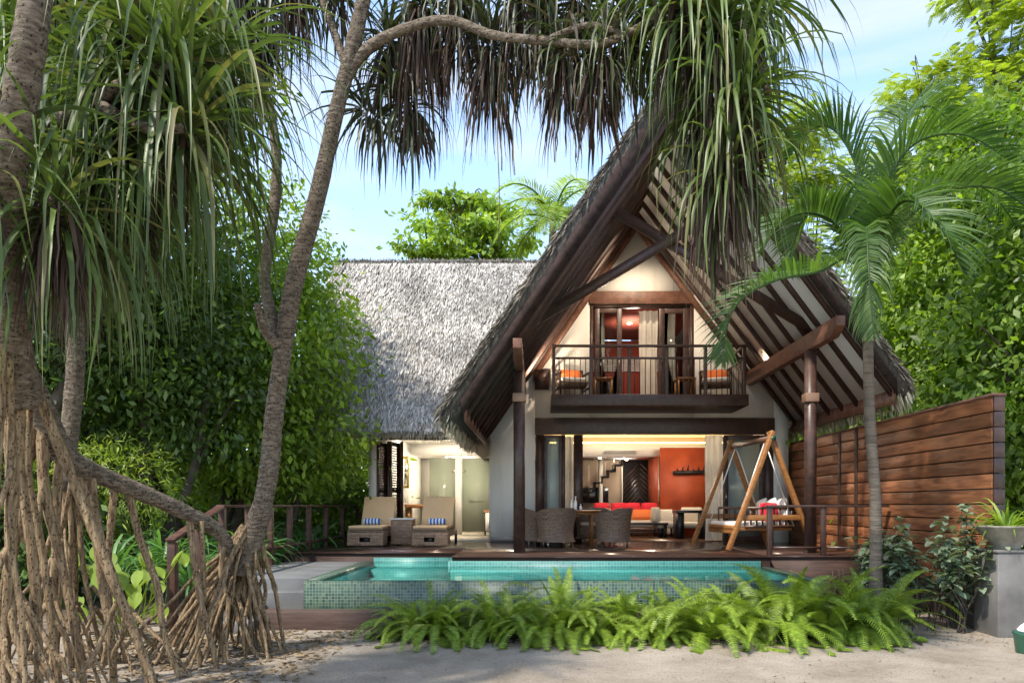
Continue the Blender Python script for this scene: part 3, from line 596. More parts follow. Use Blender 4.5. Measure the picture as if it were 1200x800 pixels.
# ================================================================== CURTAINS, FURNITURE
def curtain(x0,x1,y,z0,z1,name,label,group='white curtains'):
    nx=70; x=np.linspace(x0,x1,nx); ph=np.linspace(0,(x1-x0)/.085*2*math.pi*.55,nx)+rng.random()
    G=np.stack([np.stack([x+.012*np.sin(ph*.5+k), y+.035*np.sin(ph+.12*k*np.sin(x*9)), np.full(nx,z0+(z1-z0)*k/6)],-1) for k in range(7)])
    o=MB().grid(G).build(name,MT['curtain'],smooth=True); T(o,label,'curtain',group); return o
curtain(.68,.89,17.08,.83,3.27,'curtain','pale curtain gathered behind the narrow glass door left of the living room opening')
curtain(3.99,4.38,17.10,.83,3.30,'curtain','tall white curtain gathered at the right side of the living room opening')
curtain(2.44,2.86,17.12,4.05,6.24,'curtain','bright white curtain hanging in the middle of the open balcony doors')
curtain(2.97,3.30,17.14,4.05,6.24,'curtain','cream curtain seen through the glass of the right balcony door')
curtain(1.46,1.62,17.14,4.05,6.24,'curtain','narrow cream curtain seen through the glass of the left balcony door')

def cushion(name,c,h,mat,label,cat,rot=(0,0,0),group=None,parent=None):
    n=9; g=np.linspace(-1,1,n); X,Z=np.meshgrid(g,g,indexing='ij'); th_=((1-X**4)*(1-Z**4))**.45
    xs=h[0]*X*(1-.05*(1-np.abs(Z))*0-.06*(Z**2)*(X**2)); zs=h[2]*Z*(1-.06*X**2*Z**2)
    m=MB(); m.grid(np.stack([xs,h[1]*th_,zs],-1)); m.grid(np.stack([xs,-h[1]*th_,zs],-1)[::-1])
    Rm=Matrix.Rotation(rot[2],3,'Z')@Matrix.Rotation(rot[0],3,'X')@Matrix.Rotation(rot[1],3,'Y')
    m.v=[v@np.array(Rm).T+np.array(c) for v in m.v]
    o=m.build(name,MT[mat],parent,smooth=True)
    if label: T(o,label,cat,group)
    return o
def seatpad(m,x0,x1,y0,y1,z0,z1): return m.box(x0,x1,y0,y1,z0,z1)

# sun loungers (foot end towards the camera)
def lounger():
    t=thing('sun_lounger','wicker sun lounger with tan cushion, nearest the fence railing','sun lounger',group='wicker sun loungers on the deck')
    b=MB(); b.box(-.37,-.12,0,.04,.02,.30); b.box(.10,.37,0,.04,.02,.30); b.box(-.12,.10,0,.04,.02,.10); b.box(-.12,.10,0,.04,.19,.30)
    b.box(-.37,-.33,.04,.45,.02,.30); b.box(.33,.37,.04,.45,.02,.30); b.box(-.33,.33,.41,.45,.02,.30); b.box(-.37,.37,0.041,1.15,.301,.33)
    b.box(-.37,-.33,.451,1.8,.20,.30); b.box(.33,.37,.451,1.8,.20,.30)
    b.build('wicker_base',MT['wick'],t,bevel=.006)
    MB().box(-.12,.10,.10,.12,.03,.25).build('base_shadow_board',MT['black'],t)  # black board added to darken the base opening like shade
    for x in (-.35,.35): MB().box(x-.025,x+.025,1.70,1.78,0,.2).build('leg',MT['black'],t)
    MB().box(-.36,.36,.0,1.12,.332,.37).build('cushion_base',MT['olive'],t,bevel=.015)
    MB().box(-.355,.355,.01,1.12,.371,.43).build('seat_cushion',MT['beige'],t,bevel=.025)
    a=R(62); Rm=np.array(Matrix.Rotation(a,3,'X'))
    m=MB(); m.rbox((0,0,0),(.355,.36,.045)); m.v=[v@Rm.T+np.array((0,1.12+.36*math.cos(a)+.02,.42+.36*math.sin(a)-.02)) for v in m.v]; m.build('back_cushion',MT['beige'],t,bevel=.025)
    m=MB(); m.rbox((0,0,-.065),(.35,.36,.018)); m.v=[v@Rm.T+np.array((0,1.12+.36*math.cos(a)+.02,.42+.36*math.sin(a)-.02)) for v in m.v]; m.build('backrest',MT['wick'],t)
    return t
l1=lounger(); l1.location=(-3.52,14.95,DK)
copy_tree(l1,loc=(-2.19,14.95,DK),label='wicker sun lounger with tan cushion, beside the white villa pillar and bathroom glass')
def towel(c,label):
    t=MB(); prof=[(0.0,-.19),(.03,-.19),(.05,-.185),(.065,-.175),(.07,-.16),(.07,.16),(.065,.175),(.05,.185),(.03,.19),(0.0,.19)]
    t.lathe([(max(r,.001),z) for r,z in prof],(0,0,0),20); Rm=np.array(Matrix.Rotation(R(90),3,'Y')@Matrix.Rotation(R(8),3,'X')); t.v=[v@Rm.T+np.array(c) for v in t.v]
    o=t.build('rolled_towel',MT['towel'],smooth=True); T(o,label,'towel','rolled towels on the loungers'); return o
def stripe():
    m,nt,new,link,out=nodes('blue_white_towel'); b=new('ShaderNodeBsdfPrincipled'); b.inputs['Roughness'].default_value=.95; link(b.outputs[0],out.inputs[0])
    co=coords(nt,(1,1,1)); s=new('ShaderNodeSeparateXYZ'); link(co,s.inputs[0]); a=new('ShaderNodeMath'); a.operation='MULTIPLY'; a.inputs[1].default_value=13.5; link(s.outputs[0],a.inputs[0])
    f=new('ShaderNodeMath'); f.operation='FRACT'; link(a.outputs[0],f.inputs[0]); g=new('ShaderNodeMath'); g.operation='GREATER_THAN'; g.inputs[1].default_value=.5; link(f.outputs[0],g.inputs[0])
    mx=new('ShaderNodeMix'); mx.data_type='RGBA'; link(g.outputs[0],mx.inputs['Factor']); mx.inputs[6].default_value=(.03,.13,.48,1); mx.inputs[7].default_value=(.78,.80,.82,1); link(mx.outputs[2],b.inputs['Base Color']); return m
MT['towel']=stripe()
towel((-3.60,15.92,DK+.50),'rolled blue and white striped towel on the left lounger')
towel((-2.17,15.92,DK+.50),'rolled blue and white striped towel on the lounger next to the pillar')
t=thing('side_table','square wicker side table with white top between the two sun loungers','side table',(-2.87,15.7,DK))
MB().box(-3.10,-2.64,15.49,15.91,DK+.02,DK+.543).build('wicker_body',MT['wick'],t,bevel=.015)
MB().box(-3.12,-2.62,15.47,15.93,DK+.545,DK+.575).build('table_top',MT['whitec'],t,bevel=.008)

# tub chairs
def tubchair(label):
    t=thing('wicker_chair',label,'chair',group='wicker tub chairs round the dining table')
    A=np.linspace(R(-128),R(128),33); sh=MB(); rows=[]
    for inner in (0,1):
        g=[]
        for k in range(9):
            v=k/8; r=[]
            for a in A:
                s=abs(a)/R(128); top=.80-.20*(max(0,s-.25)/.75)**1.2
                z=.10+(top-.10)*v; rad=(.345+.075*abs(v-.30)**1.3*1.6+.02*(v<.1))- (.045 if inner else 0)
                r.append((rad*1.04*math.sin(a), -rad*math.cos(a), z))
            g.append(r)
        rows.append(np.array(g))
    sh.grid(rows[0][:, ::-1]); sh.grid(rows[1]); sh.grid(np.stack([rows[0][-1],rows[1][-1]])); sh.grid(np.stack([rows[1][0],rows[0][0]])); 
    sh.grid(np.stack([rows[0][:,0],rows[1][:,0]],1)); sh.grid(np.stack([rows[1][:,-1],rows[0][:,-1]],1))
    sh.build('wicker_shell',MT['wickd'],t,smooth=False)
    s=MB(); s.lathe([(.29,.10),(.33,.12),(.33,.36),(.31,.38)],(0,.02,0),28); s.build('seat_base',MT['wickd'],t,smooth=True)
    s=MB(); s.lathe([(.27,.385),(.30,.40),(.305,.44),(.28,.47)],(0,.03,0),28); s.build('seat_cushion',MT['cream'],t,smooth=True)
    for x,y in ((-.22,-.22),(.22,-.22),(-.22,.22),(.22,.22)): MB().lathe([(.018,0),(.022,.10)],(x,y,0),8).build('leg',MT['steel'],t)
    return t
c1=tubchair('wicker tub chair with its back to the pool, next to the dark roof post'); c1.location=(.42,15.1,DK); c1.rotation_euler=(0,0,R(12))
copy_tree(c1,loc=(-.02,15.75,DK),rz=R(-70),label='wicker tub chair partly hidden behind the dark roof post')
copy_tree(c1,loc=(1.62,15.25,DK),rz=R(52),label='wicker tub chair turned sideways at the right side of the dining table')
copy_tree(c1,loc=(1.30,16.45,DK),rz=R(170),label='wicker tub chair on the far side of the dining table, facing the pool')
t=thing('dining_table','round honey coloured teak dining table among wicker chairs on the deck','table',(.98,15.85,DK))
o=MB().lathe([(.43,.715),(.45,.72),(.45,.745),(.44,.75)],(.98,15.85,DK),40).build('table_top',MT['teak'],t)
MB().lathe([(.36,.655),(.36,.714)],(.98,15.85,DK),32).build('apron',MT['teak'],t)
for a in (45,135,225,315):
    x,y=.98+.32*math.cos(R(a)),15.85+.32*math.sin(R(a)); MB().box(x-.03,x+.03,y-.03,y+.03,DK,DK+.655).build('leg',MT['teak'],t)
def bottle(x,y,h,label,name='glass_bottle',r=.035):
    o=MB().lathe([(r*.8,0),(r,.01),(r,h*.55),(r*.5,h*.72),(r*.32,h*.78),(r*.32,h*.9),(r*.6,h*.92),(r*.6,h)],(x,y,DK+.751),14).build(name,MT['glass'] if 0 else MT['ceramic'],smooth=True)
    T(o,label,'bottle' if name=='glass_bottle' else 'glass','glassware on the dining table'); return o
bottle(.86,15.75,.30,'tall slim pale bottle at the middle of the dining table')
bottle(.78,15.82,.22,'short pale bottle left of the tall one on the dining table')
bottle(.97,15.70,.13,'small drinking glass right of the tall bottle on the dining table','drinking_glass',.03)

# indoor sofa, tables, chairs
t=thing('sofa','long cream sofa with dark base inside the living room','sofa',(2.6,20.4,DK+.003))
MB().box(1.55,3.65,20.0,20.9,DK+.10,DK+.25).build('sofa_base',MT['dwood'],t)
MB().box(1.62,3.40,20.0,20.55,DK+.252,DK+.44).build('seat_cushion',MT['cream'],t,bevel=.05)
MB().box(1.55,3.65,20.62,20.88,DK+.252,DK+.72).build('backrest',MT['cream'],t,bevel=.05)
MB().box(3.42,3.80,19.9,20.6,DK+.05,DK+.74).build('armrest',MT['cream'],t,bevel=.06)
for x,y in ((1.62,20.05),(3.58,20.05),(1.62,20.8),(3.58,20.8)): MB().box(x-.03,x+.03,y-.03,y+.03,DK+.003,DK+.10).build('leg',MT['black'],t)
for i,(x,rz) in enumerate(((1.86,6),(2.34,-5),(2.74,4),(3.20,-4))):
    cushion('red_cushion',(x,20.45,DK+.70),(.225,.10,.24),'red',('leftmost','second from the left','third from the left','rightmost')[i]+' of the red cushions along the sofa back','cushion',(R(-15),0,R(rz)),'red cushions on the sofa')
cushion('orange_cushion',(2.93,20.22,DK+.60),(.29,.07,.15),'orange','orange oblong cushion in front of the red ones on the sofa','cushion',(R(-18),0,0))
t=thing('coffee_table','low dark wooden coffee table in front of the red cushioned sofa','coffee table',(2.75,19.2,DK+.003))
MB().box(1.95,3.45,18.9,19.5,DK+.34,DK+.40).build('table_top',MT['black'],t,bevel=.006)
MB().box(2.05,3.35,19.0,19.4,DK+.12,DK+.15).build('shelf',MT['dwood'],t)
for x,y in ((2.02,18.96),(3.38,18.96),(2.02,19.44),(3.38,19.44)): MB().box(x-.04,x+.04,y-.04,y+.04,DK+.003,DK+.34).build('leg',MT['black'],t)
t=thing('writing_table','dark wooden table standing in front of the orange wall','table',(3.95,18.6,DK+.003))
MB().box(3.55,4.42,18.3,18.9,DK+.66,DK+.73).build('table_top',MT['black'],t,bevel=.005)
for x in (3.66,4.30): MB().box(x-.09,x+.09,18.34,18.86,DK+.003,DK+.66).build('leg',MT['black'],t)
def easychair(x,y,rz,label):
    t=thing('easy_chair',label,'chair',(0,0,0),'cream easy chairs by the orange wall')
    MB().box(-.30,.30,-.28,.28,.25,.42).build('seat_cushion',MT['cream'],t,bevel=.05)
    MB().rbox((0,.27,.60),(.28,.07,.20)).build('back_cushion',MT['cream'],t,bevel=.05)
    for q in (-.26,.26):
        for r_ in (-.24,.24): MB().box(q-.025,q+.025,r_-.025,r_+.025,0,.25).build('leg',MT['black'],t)
    t.location=(x,y,DK+.003); t.rotation_euler=(0,0,rz); return t
e=easychair(3.45,19.35,R(95),'cream easy chair at the left end of the dark table')
e2=copy_tree(e,loc=(4.15,19.3,DK+.003),rz=R(-10),label='cream easy chair behind the dark table, left of the curtain')
copy_tree(e,loc=(4.62,18.7,DK+.003),rz=R(-80),label='cream easy chair at the curtain end of the dark table')
T(MB().box(1.42,2.28,22.8,22.88,1.75,2.22).build('television',MT['screen'],bevel=.01),'flat black television on the beige back wall of the living room','television')
t=thing('low_cabinet','low brown cabinet beneath the television against the back wall','cabinet',(1.8,22.6,DK+.003))
MB().box(1.1,2.35,22.4,22.95,DK+.003,DK+.62).build('cabinet_body',MT['dwood'],t); MB().box(1.06,2.39,22.36,22.97,DK+.621,DK+.66).build('cabinet_top',MT['black'],t)
t=thing('staircase','dark zigzag staircase rising behind the living room','staircase',(2.3,22.2,DK+.003))
g=MB(); x,z=1.35,1.95
for k in range(6):
    g.box(x+.2*k,x+.2*k+.27,21.9,22.5,z+.18*k,z+.18*k+.05); g.box(x+.2*k+.22,x+.2*k+.27,21.9,22.5,z+.18*k+.05,z+.18*k+.18)
g.build('tread',MT['black'],t)
g=MB(); [g.tube([(x+.25*k,21.88,z+.2*k),(x+.25*k,21.88,z+.2*k+.7)],.012,6) for k in range(1,5)]; g.bar((x+.2,21.88,z+.9),(x+1.1,21.88,z+1.6),.03,.03); g.build('handrail',MT['rope'],t)
MB().box(1.93,2.02,21.9,22.4,.81,3.07).build('newel_panel',MT['wall'],t)
t=thing('wall_sculpture','dark driftwood sculpture mounted across the orange wall','wall art',(4.3,20.55,2.5))
m=MB(); m.bar((3.88,20.53,2.58),(4.95,20.53,2.60),.07,.10); m.build('driftwood_bar',MT['black'],t)
m=MB(); [m.tube([(4.0+k*.15,20.53,2.62),(4.02+k*.15,20.52,2.70+.05*(k%3))],[.03,.015],6) for k in range(7)]; m.build('upright_peg',MT['black'],t)
# bathroom things
t=thing('vanity_counter','honey wood vanity counter in the bathroom','counter',(-3.0,20.4,DK+.015))
MB().box(-3.63,-2.45,20.1,20.7,1.58,1.68).build('counter_top',MT['teak'],t)
for x in (-3.55,-2.55): MB().box(x-.04,x+.04,20.2,20.6,DK+.016,1.58).build('leg',MT['teak'],t)
T(MB().lathe([(.08,0),(.13,.05),(.20,.15),(.205,.16),(.19,.155),(.10,.04)],(-3.0,20.35,1.681),24).build('wash_basin',MT['ceramic'],smooth=True),'white vessel wash basin on the honey wood counter','basin')
t=thing('wall_mirror','tall gold framed mirror beside the folding shutters','mirror',at(474,553,19.2))
P=at(474,553,19.2); MB().box(P[0]-.12,P[0]+.12,19.2,19.24,P[2]-.42,P[2]+.42).build('mirror_frame',MT['brass'],t,bevel=.01)
MB().box(P[0]-.07,P[0]+.07,19.185,19.199,P[2]-.36,P[2]+.36).build('mirror_glass',MT['mirror'],t)
P=at(474,579,19.4); T(MB().box(P[0]-.12,P[0]+.12,19.38,19.42,P[2]-.22,P[2]+.2).build('hand_towel',MT['whitec'],bevel=.02),'folded white towel hanging under the gold mirror','towel')
T(MB().lathe([(.05,0),(.06,.1),(.04,.2),(.045,.24)],(-2.72,20.4,1.681),14).build('vase',MT['concrete'],smooth=True),'small grey vase on the vanity counter','vase')
t=thing('bath_stool','small wooden stool with white towel behind the right glass door','stool',(-1.25,20.3,DK+.015))
MB().box(-1.45,-1.12,20.1,20.5,1.45,1.52).build('stool_top',MT['teak'],t); MB().box(-1.40,-1.2,20.08,20.12,.95,1.449).build('towel',MT['whitec'],t)
for x in (-1.42,-1.15): MB().box(x-.02,x+.02,20.3,20.34,DK+.016,1.45).build('leg',MT['black'],t)
# balcony furniture
def balchair(x,label,rz):
    t=thing('balcony_chair',label,'chair',group='dark sling chairs on the balcony')
    m=MB(); 
    for s in (-.33,.33): m.bar((s,-.30,0),(s,-.26,.55),.035,.035); m.bar((s,.30,0),(s,.34,.70),.035,.035); m.bar((s,-.30,.55),(s,.34,.56),.05,.03); m.bar((s,-.29,.22),(s,.3,.2),.03,.03)
    m.bar((-.33,.34,.69),(.33,.34,.69),.03,.03); m.build('chair_frame',MT['black'],t)
    m=MB(); G=np.array([[(x_,y_,z_) for x_ in np.linspace(-.31,.31,6)] for y_,z_ in ((-.28,.34),(-.1,.27),(.1,.25),(.22,.34),(.30,.52),(.34,.68))]); m.grid(G); m.build('sling_seat',MT['wickd'],t,solid=.03)
    m=MB(); m.box(-.29,.29,-.27,.2,.36,.44); m.build('seat_cushion',MT['whitec'],t,bevel=.03)
    t.location=(x,16.15,4.02); t.rotation_euler=(0,0,rz); return t
b1=balchair(.80,'dark balcony chair with orange cushion at the left end of the balcony',R(12))
copy_tree(b1,loc=(4.0,16.15,4.02),rz=R(-15),label='dark balcony chair with orange cushion at the right end of the balcony')
cushion('orange_cushion',(.78,16.28,4.02+.56),(.25,.06,.12),'orange','orange cushion on the chair at the left end of the balcony','cushion',(R(-15),0,R(12)))
cushion('orange_cushion',(4.03,16.28,4.02+.56),(.25,.06,.12),'orange','orange cushion on the chair at the right end of the balcony','cushion',(R(-15),0,R(-15)))
def stool(x,label):
    t=thing('balcony_table',label,'side table',group='small teak tables on the balcony')
    m=MB(); [m.box(-.21,.21,-.2+k*.082,-.13+k*.082,.43,.455) for k in range(5)]; m.build('table_top',MT['teak'],t)
    for a in (-.18,.18):
        for b in (-.17,.17): MB().box(a-.022,a+.022,b-.022,b+.022,0,.43).build('leg',MT['teak'],t)
    t.location=(x,16.2,4.021); return t
s1=stool(1.50,'small orange teak table beside the left balcony chair')
copy_tree(s1,loc=(3.33,16.2,4.021),label='small orange teak table beside the right balcony chair')

# ---- A-frame swing
t=thing('garden_swing','honey teak A-frame swing daybed with white cushions on the deck','swing')
for i,y in enumerate((0,1.92)):
    m=MB()
    for s in (-1,1): m.bar((s*.86,y,0),(-s*.02,y+(.03 if s>0 else -.03),2.27),.075,.12,up=(0,1,0))
    m.bar((-.62,y,.62),(.62,y,.62),.05,.10); m.build('a_frame',MT['teak'],t,bevel=.006)
MB().bar((0,-.02,2.13),(0,1.94,2.13),.07,.10).build('top_beam',MT['teakd'],t)
MB().tube([(.01,-.09,2.13),(.01,.02,2.13)],.05,12).build('bolt_cap',MT['greenpot'],t)
b=MB(); b.box(-.62,.58,.30,1.62,.36,.42); b.box(-.62,-.57,.30,1.62,.30,.46); b.build('bench_frame',MT['teak'],t,bevel=.006)
m=MB()
for y in (.28,1.60):
    m.bar((-.40,y,.80),(.60,y,.80),.05,.05)
    m.bar((-.40,y,.44),(.60,y,.44),.04,.05)
    for k in range(9): m.bar((-.40+k*.12,y,.46),(-.40+k*.12,y,.80),.03,.025)
m.bar((.60,.28,.82),(.60,1.60,.82),.05,.06); [m.bar((.60,.36+k*.12,.42),(.60,.36+k*.12,.82),.025,.03) for k in range(11)]
m.build('bench_side',MT['teakd'],t)
MB().box(-.60,.55,.33,1.57,.421,.53).build('seat_cushion',MT['whitec'],t,bevel=.04)
for y in (.26,1.64):
    for x,z in ((-.60,.44),(.60,.44)): MB().tube([(0,y-(.2 if y<1 else -.2)*0,2.10),(x,y,z)],.014,8).build('hanging_rod',MT['rope'],t)
t.location=(4.50,13.88,DK); t.rotation_euler=(0,0,R(8))
def swp(x,y,z): a=R(8); return (4.50+x*math.cos(a)-y*math.sin(a),13.88+x*math.sin(a)+y*math.cos(a),DK+z)
cushion('red_cushion',swp(.22,.52,.72),(.20,.07,.19),'red','red cushion on the hanging swing seat','cushion',(R(-12),0,R(5)))
for i,(x,y) in enumerate(((.46,.48),(.46,.90),(.46,1.32))):
    cushion('white_cushion',swp(x,y,.76),(.22,.08,.23),'whitec','white cushion on the swing, '+('nearest the pool','in the middle of the row','farthest from the pool')[i],'cushion',(0,R(10),R(98)),'white cushions on the swing')

# ---- railings
t=thing('deck_railing','dark red timber railing along the left edge of the deck and steps','railing',(-4.45,14,.4))
for i,y in enumerate((10.36,11.3,12.25,13.2,14.3,15.5,16.8,18.2)):
    b0=.0 ; MB().box(-4.52,-4.44,y-.05,y+.05,b0,1.62).build('post',MT['railwood'],t,bevel=.005)
for y,z in ((9.66,1.33),(8.95,1.20)): MB().box(-4.53,-4.43,y-.05,y+.05,0,z).build('post',MT['railwood'],t,bevel=.005)
m=MB(); m.box(-4.54,-4.42,10.3,18.4,1.621,1.66); m.bar((-4.48,10.3,1.63),(-4.48,8.88,1.22),.12,.04); m.build('handrail',MT['railwood'],t,bevel=.005)
m=MB(); 
ys=(10.36,11.3,12.25,13.2,14.3,15.5,16.8,18.2)
for a,b in zip(ys,ys[1:]): m.box(-4.505,-4.455,a+.05,b-.05,.90,.95)
m.build('lower_rail',MT['railwood'],t)
t=thing('pool_railing','dark timber railing at the right of the pool, ending at the plank fence','railing',(4.8,12.2,DK))
for x in (3.93,4.83,5.72): MB().box(x-.04,x+.04,12.16,12.24,DK,1.62).build('post',MT['dwood'],t,bevel=.004)
m=MB(); m.box(3.88,5.92,12.14,12.26,1.621,1.66); m.build('handrail',MT['dwood'],t,bevel=.004)
m=MB(); m.box(3.97,4.79,12.18,12.22,.92,.96); m.box(4.87,5.68,12.18,12.22,.92,.96); m.build('lower_rail',MT['dwood'],t)

# ---- plank fence
t=thing('plank_fence','tall red brown horizontal plank fence along the right side of the garden','fence',(6.05,13,0))
m=MB(); zb=.45; zt=3.08; n=13; h=(zt-zb)/n
for k in range(n):
    cuts=[9.50]+[13.2]+([15.4] if k%2 else [14.6])+[17.35]
    for a,b in zip(cuts,cuts[1:]):
        if b-a<.05: continue
        o_=rng.uniform(-.003,.003); m.box(5.97+o_,6.01+o_,a,b-.006,zb+k*h+.011,zb+(k+1)*h-.006)
m.build('plank',MT['fence'],t,bevel=.004)
m=MB(); [m.box(5.985,6.125,9.47,9.497,zb+k*h+.008,zb+(k+1)*h-.004) for k in range(n)]; m.build('end_board',MT['dwood'],t,bevel=.003)
m=MB(); m.box(5.955,6.14,9.46,17.4,zt+.002,zt+.035); m.build('cap_rail',MT['rwood'],t)
m=MB(); m.box(6.03,6.11,9.52,17.3,zb,zt); m.build('backing',MT['black'],t)
for y in (13.45,14.2): m=MB(); m.box(5.94,5.966,y,y+.09,zb,zt); m.build('batten',MT['dwood'],t,bevel=.003)
MB().box(5.86,6.13,9.55,9.9,0,.448).build('footing_block',MT['concrete'],t,bevel=.012)
MB().box(6.02,6.12,9.905,12.0,0,.44).build('base_board',MT['dwood'],t)
# ---- pedestal, bowl and pot
P=foot(1190,749)
t=thing('pedestal','square grey concrete pedestal carrying a stone bowl','pedestal',(5.92,9.1,0))
MB().box(5.67,6.17,8.9,9.4,.0,1.07).build('pillar',MT['concrete'],t,bevel=.012); MB().box(5.655,6.185,8.885,9.415,1.071,1.10).build('cap_slab',MT['concrete'],t,bevel=.006)
T(MB().lathe([(.16,0),(.15,.03),(.20,.10),(.36,.27),(.38,.29),(.37,.30),(.33,.28),(.10,.24)],(5.92,9.13,1.10),36).build('stone_bowl',MT['stonebowl'],smooth=True),'wide weathered stone bowl planted with green leaves on the pedestal','bowl')
T(MB().lathe([(.10,0),(.115,.05),(.135,.22),(.145,.24),(.14,.26),(.12,.25),(.11,.2)],(5.42,8.0,0),28).build('glazed_pot',MT['greenpot'],smooth=True),'small glazed dark green pot on the sand at the right edge','pot')
T(MB().lathe([(.10,0),(.10,.02),(.06,.07),(.02,.1),(.025,.13),(.001,.15)],(5.42,8.0,.262),20).build('pot_lid',MT['ceramic'],smooth=True),'white ceramic lid topping the small green pot','lid')

# ---- lights added to brighten living room and bedroom; bathroom, porch lamps inferred from glow
def lamp(name,loc,e,col_=(1,.84,.66),r_=.12,typ='POINT',tgt=None,size=R(95)):
    l=bpy.data.lights.new(name,typ); l.energy=e; l.color=col_; l.shadow_soft_size=r_
    if typ=='SPOT': l.spot_size=size; l.spot_blend=.8
    o=bpy.data.objects.new(name,l); col.objects.link(o); o.location=loc
    if tgt is not None: o.rotation_euler=(Vector(loc)-Vector(tgt)).to_track_quat('Z','Y').to_euler()
lamp('room_fill',(1.6,19.0,3.5),36); lamp('room_fill',(4.2,18.6,3.5),34); lamp('room_fill',(2.6,22.1,2.95),30)
lamp('bathroom_lamp',(-2.3,19.0,3.25),70,(1,.88,.70)); lamp('bathroom_lamp',(-2.2,22.0,3.0),45,(1,.88,.70))
lamp('bedroom_fill',(2.4,18.4,5.9),20,(1,.85,.7))
lamp('porch_spot',(5.0,15.6,4.6),95,(1,.80,.58),.08,'SPOT',(2.6,16.4,7.6),R(120))
lamp('porch_spot',(-.2,15.6,4.3),95,(1,.80,.58),.08,'SPOT',(1.6,16.4,7.2),R(120))
lamp('porch_spot',(2.3,15.2,7.6),120,(1,.80,.58),.08,'SPOT',(2.3,16.6,3.0),R(130))
# ================================================================== VEGETATION
def smooth_path(pts, k=8):
    P=np.array(pts,float); n=len(P); out_=[]
    for i in range(n-1):
        p0=P[max(i-1,0)]; p1=P[i]; p2=P[i+1]; p3=P[min(i+2,n-1)]
        for t in np.linspace(0,1,k,endpoint=False):
            out_.append(.5*((2*p1)+(-p0+p2)*t+(2*p0-5*p1+4*p2-p3)*t*t+(-p0+3*p1-3*p2+p3)*t**3))
    out_.append(P[-1]); return np.array(out_)
def limb(m, pts, radii, n=10, k=7, rough=.03):
    P=smooth_path(pts,k); r=np.interp(np.linspace(0,1,len(P)),np.linspace(0,1,len(radii)),radii)
    r=r*(1+rng.normal(0,rough,len(P))); m.tube(P,r,n)
def droop(P0,D0,L,g,K):
    n=len(P0); C=np.zeros((n,K,3)); C[:,0]=P0; d=nrm(D0); ds=(L/(K-1))[:,None]
    for k in range(1,K):
        C[:,k]=C[:,k-1]+d*ds; d=nrm(d+np.array((0,0,-1.))*(g[:,None]*ds*(1+1.2*k/K)))
    return C
def head_leaves(m,p,axis,n,L,w=.024,K=11,g0=.6,g1=2.6,a0=12,a1=105):
    p=np.array(p); axis=nrm(np.array(axis,float)); e1=nrm(np.cross(axis,(.3,.9,.2))); e2=np.cross(axis,e1)
    i=np.arange(n); u=(i+.5)/n; th_=R(a0)+R(a1-a0)*u**.8+rng.normal(0,.12,n); ph=i*2.39996+rng.normal(0,.2,n)
    D0=np.cos(th_)[:,None]*axis+np.sin(th_)[:,None]*(np.cos(ph)[:,None]*e1+np.sin(ph)[:,None]*e2)
    P0=p-axis*(u[:,None]*.22)+D0*.03
    LL=L*(.72+.4*rng.random(n))*(1-.15*u); g=g0+(g1-g0)*u*(.5+rng.random(n))
    C=droop(P0,D0,LL,g,K); S=np.cross(D0,(0,0,1.)); bad=np.linalg.norm(S,axis=1)<.15; S[bad]=e1; S=nrm(S+rng.normal(0,.12,(n,3)))[:,None]
    kk=rng.integers(3,K-2,n); kink=rng.random(n)<.35
    for q in np.where(kink)[0]:
        c0=C[q,kk[q]].copy(); rest=C[q,kk[q]+1:]-c0; ln=np.linalg.norm(rest,axis=1,keepdims=True); dn=nrm(nrm(rest)+np.array((0,0,-1.6))+rng.normal(0,.15,3)); C[q,kk[q]+1:]=c0+dn*ln
    C+=np.cumsum(rng.normal(0,.004,C.shape),1)
    S=nrm(S+np.linspace(0,1,K)[None,:,None]*rng.normal(0,.35,(n,1,3)))
    t=np.linspace(0,1,K); W=w*(.6+.6*rng.random(n))[:,None]*(np.clip(.45+t*4,0,1)*np.clip((1-t)*1.35,0.02,1)**.9)
    m.ribbon(C,S,W,fold=.35)
def skirt(m,p,axis,n,L,w=.014,rad=.13,K=7,down=.9):
    p=np.array(p); ph=rng.random(n)*2*math.pi; s=rng.random(n)
    P0=p-nrm(np.array(axis,float))*(s[:,None]*.45)+np.stack([np.cos(ph),np.sin(ph),0*ph],1)*(rad*(.3+.6*rng.random(n)))[:,None]
    D0=nrm(np.stack([np.cos(ph)*.35,np.sin(ph)*.35,-np.full(n,down)],1)+rng.normal(0,.08,(n,3)))
    C=droop(P0,D0,L*(.45+.6*rng.random(n)),np.full(n,1.8),K); C+=rng.normal(0,.006,C.shape)
    S=nrm(np.cross(D0,rng.normal(0,1,(n,3))))[:,None]; t=np.linspace(0,1,K)
    W=w*(.4+.9*rng.random(n))[:,None]*np.clip((1-t)*1.8,.1,1); m.ribbon(C,S,W,fold=.3)

# ---------------- main pandanus over the garden
t=thing('pandanus_tree','large ringed pandanus with forked trunk and prop roots beside the stone steps','tree',(-3.2,7.9,0),'pandanus trees')
m=MB()
A=lambda x,y,D: at(x,y,D)
limb(m,[A(284,672,7.9),A(300,620,7.85),A(314,560,7.8),A(322,480,7.8),A(332,410,7.75),A(345,330,7.7),A(372,230,7.6),A(392,140,7.5),(A(412,60,7.4)),A(428,-10,7.3),A(440,-80,7.2)],[.12,.115,.103,.096,.093,.10,.09,.08,.076,.07,.065],12)
trunk=m.build('trunk',MT['bark'],t,smooth=True)
m=MB(); limb(m,[A(331,412,7.75),A(318,370,7.8),A(310,320,7.85),A(322,240,7.9),A(323,170,7.9),A(308,100,7.95),(A(288,50,8.0)),A(275,-10,8),A(268,-60,8)],[.065,.063,.06,.058,.055,.052,.05,.046,.042],10)
m.build('branch',MT['bark'],t,smooth=True)
